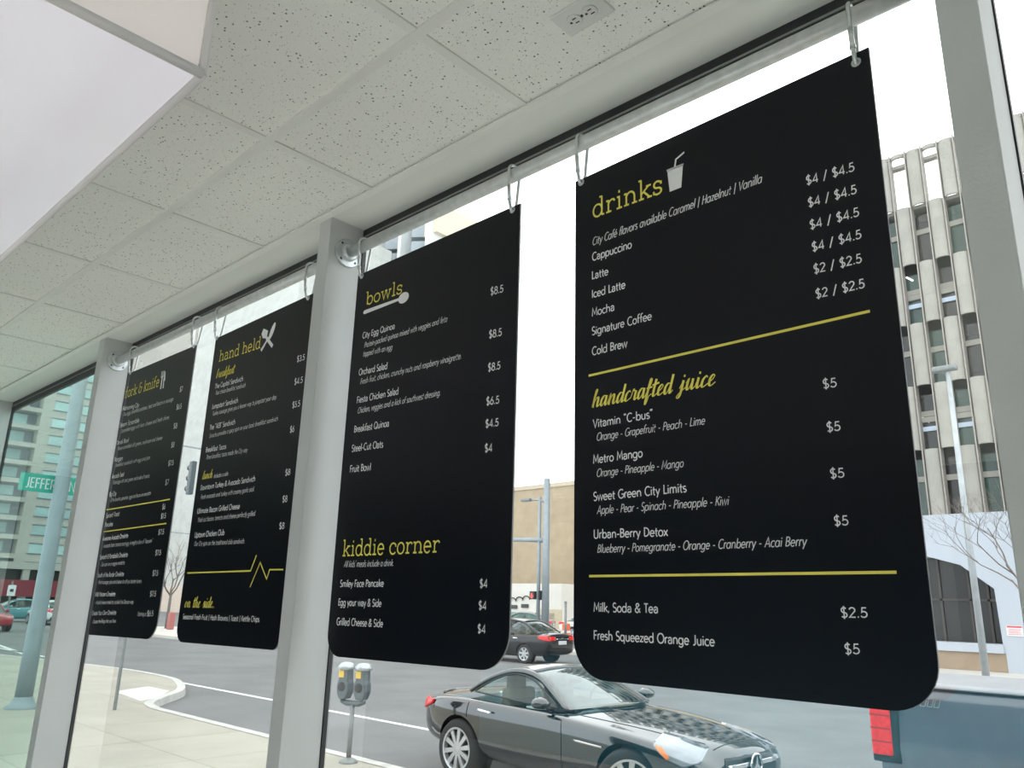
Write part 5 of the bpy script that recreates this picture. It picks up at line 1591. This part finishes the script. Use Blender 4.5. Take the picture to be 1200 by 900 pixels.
M_LOWW = pm('cream_render', (.66, .64, .60), .85, var=.04, vscale=.6)
lwt(MB().box((-58, 52, ST), (-43.3, 57, 3.28))).build('wall', M_LOWW, lw)
lwt(MB().box((-45.6, 51.8, ST), (-43.2, 52.0, 1.2))).build('louvre_door', pm('louvre_cream', (.52, .46, .34), .8, var=.05), lw)
for k in range(6): lwt(MB().box((-44.9, 51.74, .0 + .16 * k), (-43.9, 51.82, .08 + .16 * k))).build('louvre_slat', M_FIN, lw)
for u_, v_ in ((601, 703), (609, 702), (617, 701)):
    q = on_y(u_, v_, 51.95)
    lwt(MB().tube([(x_, 51.9, z_) for x_, z_ in arc(q.x, q.z - .12, .40, .30, 0, 180, 8)], .05, 6)).build('arched_trim', M_GDARK, lw)
for u_, v_ in ((602, 711), (615, 710)):
    q = on_y(u_, v_, 51.95)
    lwt(MB().box((q.x - .42, 51.88, q.z - .16), (q.x + .42, 51.98, q.z + .14), .03)).build('dark_window', M_GDARK, lw)
fn = MB().box((-52, 47, ST), (-41.4, 47.08, .95)).build('site_fence', pm('green_mesh', (.12, .27, .24), .8, var=.2, vscale=2), loc=(-46, 47, ST))
tag(fn, 'green screened site fence in front of the low white building', 'fence')

# tower with projecting glazed bays above the bowls board
TY = 60.0
tw = empty('bay_tower', (-88, TY, ST)); tag(tw, 'tall tower with white fins and grey angled bays above the bowls board', 'building')
TO = Vector((-88, TY, ST))


def twt(mb): bmesh.ops.translate(mb.bm, vec=-TO, verts=mb.bm.verts); return mb


M_TW = pm('tower_white', (.66, .67, .66), .8, var=.02)
M_TG = pm('tower_glass', (.26, .30, .33), .18, var=.12, vscale=.2, spec=.6)
M_TC = pm('tower_cream', (.62, .56, .44), .85, var=.03)
tt = on_y(515, 246, TY).z
twt(MB().box((-104, TY + 1.2, ST), (-71.0, TY + 14, tt))).build('core', M_TG, tw)
bw_ = 5.6
for k in range(6):
    x_ = -71.6 - bw_ * k
    twt(MB().box((x_ - .30, TY - 1.4, ST), (x_ + .30, TY + 1.3, tt - 1.0))).build('fin', M_TW, tw)
for k in range(5):
    xa, xb = -71.6 - bw_ * (k + 1) + .45, -71.6 - bw_ * k - .45
    for f_ in range(12):
        z0_ = 2.0 + f_ * 4.1
        if z0_ + 1.5 > tt: continue
        twt(MB().prism([(xa, 1.2), (xa, 0.2), ((xa + xb) / 2, -1.6), (xb, 0.2), (xb, 1.2)], lambda u, v, d: (u, TY + v, d), z0_, min(z0_ + 3.5, tt - .4))).build('bay', M_TG, tw)
twt(MB().box((-73.2, TY - .6, tt - 3.4), (-70.6, TY + 14, tt + .6))).build('corner_pier', M_TC, tw)

# bright panelled slab building behind the hand held board
BX0, BX1 = -103.3, -77.9
sbz = 46
sl_ = MB().box((BX0, 45, ST), (BX1, 58, sbz)).build('slab_building', line_mat('white_panel', (.56, .57, .54), (.47, .48, .455), (PI / 2, 0, 0), .9, .006, 5.2, 4.2), loc=(-90, 45, ST))
tag(sl_, 'bright windowless panelled building behind the hand held board', 'building')
pb = MB().box((BX0 - .05, 44.8, ST), (BX1 + .05, 45.0, 2.6)); bmesh.ops.translate(pb.bm, vec=-Vector((-90, 45, ST)), verts=pb.bm.verts)
pb.build('base_course', pm('pinkish_base', (.62, .52, .44), .9, var=.04), sl_)
# fin building over the fork & knife board
FO = Vector((-140, 71, ST))
fb = empty('fin_building', FO); tag(fb, 'cream building with pale vertical fins above the fork & knife board', 'building')


def fbt(mb): bmesh.ops.translate(mb.bm, vec=-FO, verts=mb.bm.verts); return mb


fbt(MB().box((-176, 72, ST), (-122, 86, 64))).build('glass_wall', pm('fin_building_glass', (.42, .46, .46), .3, var=.1, vscale=.15), fb)
for k in range(11):
    x_ = -174 + 5.2 * k
    fbt(MB().box((x_ - .6, 70.4, ST), (x_ + .6, 72.2, 64))).build('fin', M_TW, fb)
    fbt(MB().box((x_ + 1.0, 71.4, ST), (x_ + 3.0, 72.1, 64))).build('infill', M_TC, fb)

# apartment tower in the leftmost window
AX = -140.0
AO = Vector((AX, 40, ST))
ap = empty('apartment_tower', AO); tag(ap, 'tall apartment tower with recessed balconies and rows of windows in the leftmost window', 'building')


def apt(mb): bmesh.ops.translate(mb.bm, vec=-AO, verts=mb.bm.verts); return mb


M_APW = pm('apartment_cream', (.50, .49, .45), .9, var=.04, vscale=.1)
M_APG = pm('apartment_glass', (.44, .62, .62), .4, var=.18, vscale=.12, spec=.6)
M_APD = pm('apartment_dark_grey', (.20, .22, .25), .8, var=.08, vscale=.2)  # dark blue-grey of balcony walls, window sills and heads
apt(MB().box((AX - 20, 37.6, ST), (AX, 60, 62))).build('wall', M_APW, ap)
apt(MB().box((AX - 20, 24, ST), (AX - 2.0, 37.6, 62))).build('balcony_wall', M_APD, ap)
FH = 2.85
for f_ in range(1, 16):
    z_ = 1.2 + FH * f_
    if z_ > 50: break
    apt(MB().box((AX - 2.2, 24, z_ - .55), (AX + .1, 37.6, z_ + .15))).build('balcony_slab', M_APW, ap)
    for y_ in (28.2, 32.8):
        apt(MB().box((AX - 2.05, y_, z_ + .5), (AX - 1.9, y_ + 3.4, z_ + 2.0))).build('balcony_window', M_APG, ap)
    for y_ in (39.3, 43.6):
        w_ = apt(MB().box((AX - .02, y_, z_ + .35), (AX + .05, y_ + 2.7, z_ + 1.75))).build('window', M_APG, ap)
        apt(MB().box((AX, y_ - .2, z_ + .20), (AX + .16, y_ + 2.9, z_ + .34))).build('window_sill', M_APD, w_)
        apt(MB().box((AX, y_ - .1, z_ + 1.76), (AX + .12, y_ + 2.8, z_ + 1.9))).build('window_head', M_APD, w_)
# low podium with shopfronts under it
apt(MB().box((AX + .2, 24, 4.6), (AX + 8, 70, 5.6))).build('podium_roof', M_APW, ap)
for k in range(7):
    apt(MB().box((AX + 7, 25 + 6 * k, ST), (AX + 7.8, 25.9 + 6 * k, 4.7))).build('podium_column', M_APW, ap)
apt(MB().box((AX + 6.4, 24, ST), (AX + 6.6, 70, 4.6))).build('podium_glass', M_GDARK, ap)
apt(MB().box((AX + 7.9, 30, .8), (AX + 8.2, 46, 3.1))).build('red_awning', pm('awning_red', (.26, .03, .05), .7, var=.1), ap)
ks = on_x(13, 692, -60)
kp = empty('road_sign', (-60, ks.y, ST)); tag(kp, 'small white road sign on a post far off in the leftmost window', 'road sign')
MB().tube([(0, 0, -.1), (0, 0, ks.z - ST + .6)], .06, 8).build('post', M_GALVPOST, kp)
MB().box((.06, -.24, ks.z - ST - .34), (.1, .24, ks.z - ST + .34), .02).build('sign_plate', M_PAINTWHITE, kp)
MB().box((.1, -.1, ks.z - ST - .08), (.12, .1, ks.z - ST + .1)).build('arrow', M_TRIM, kp)
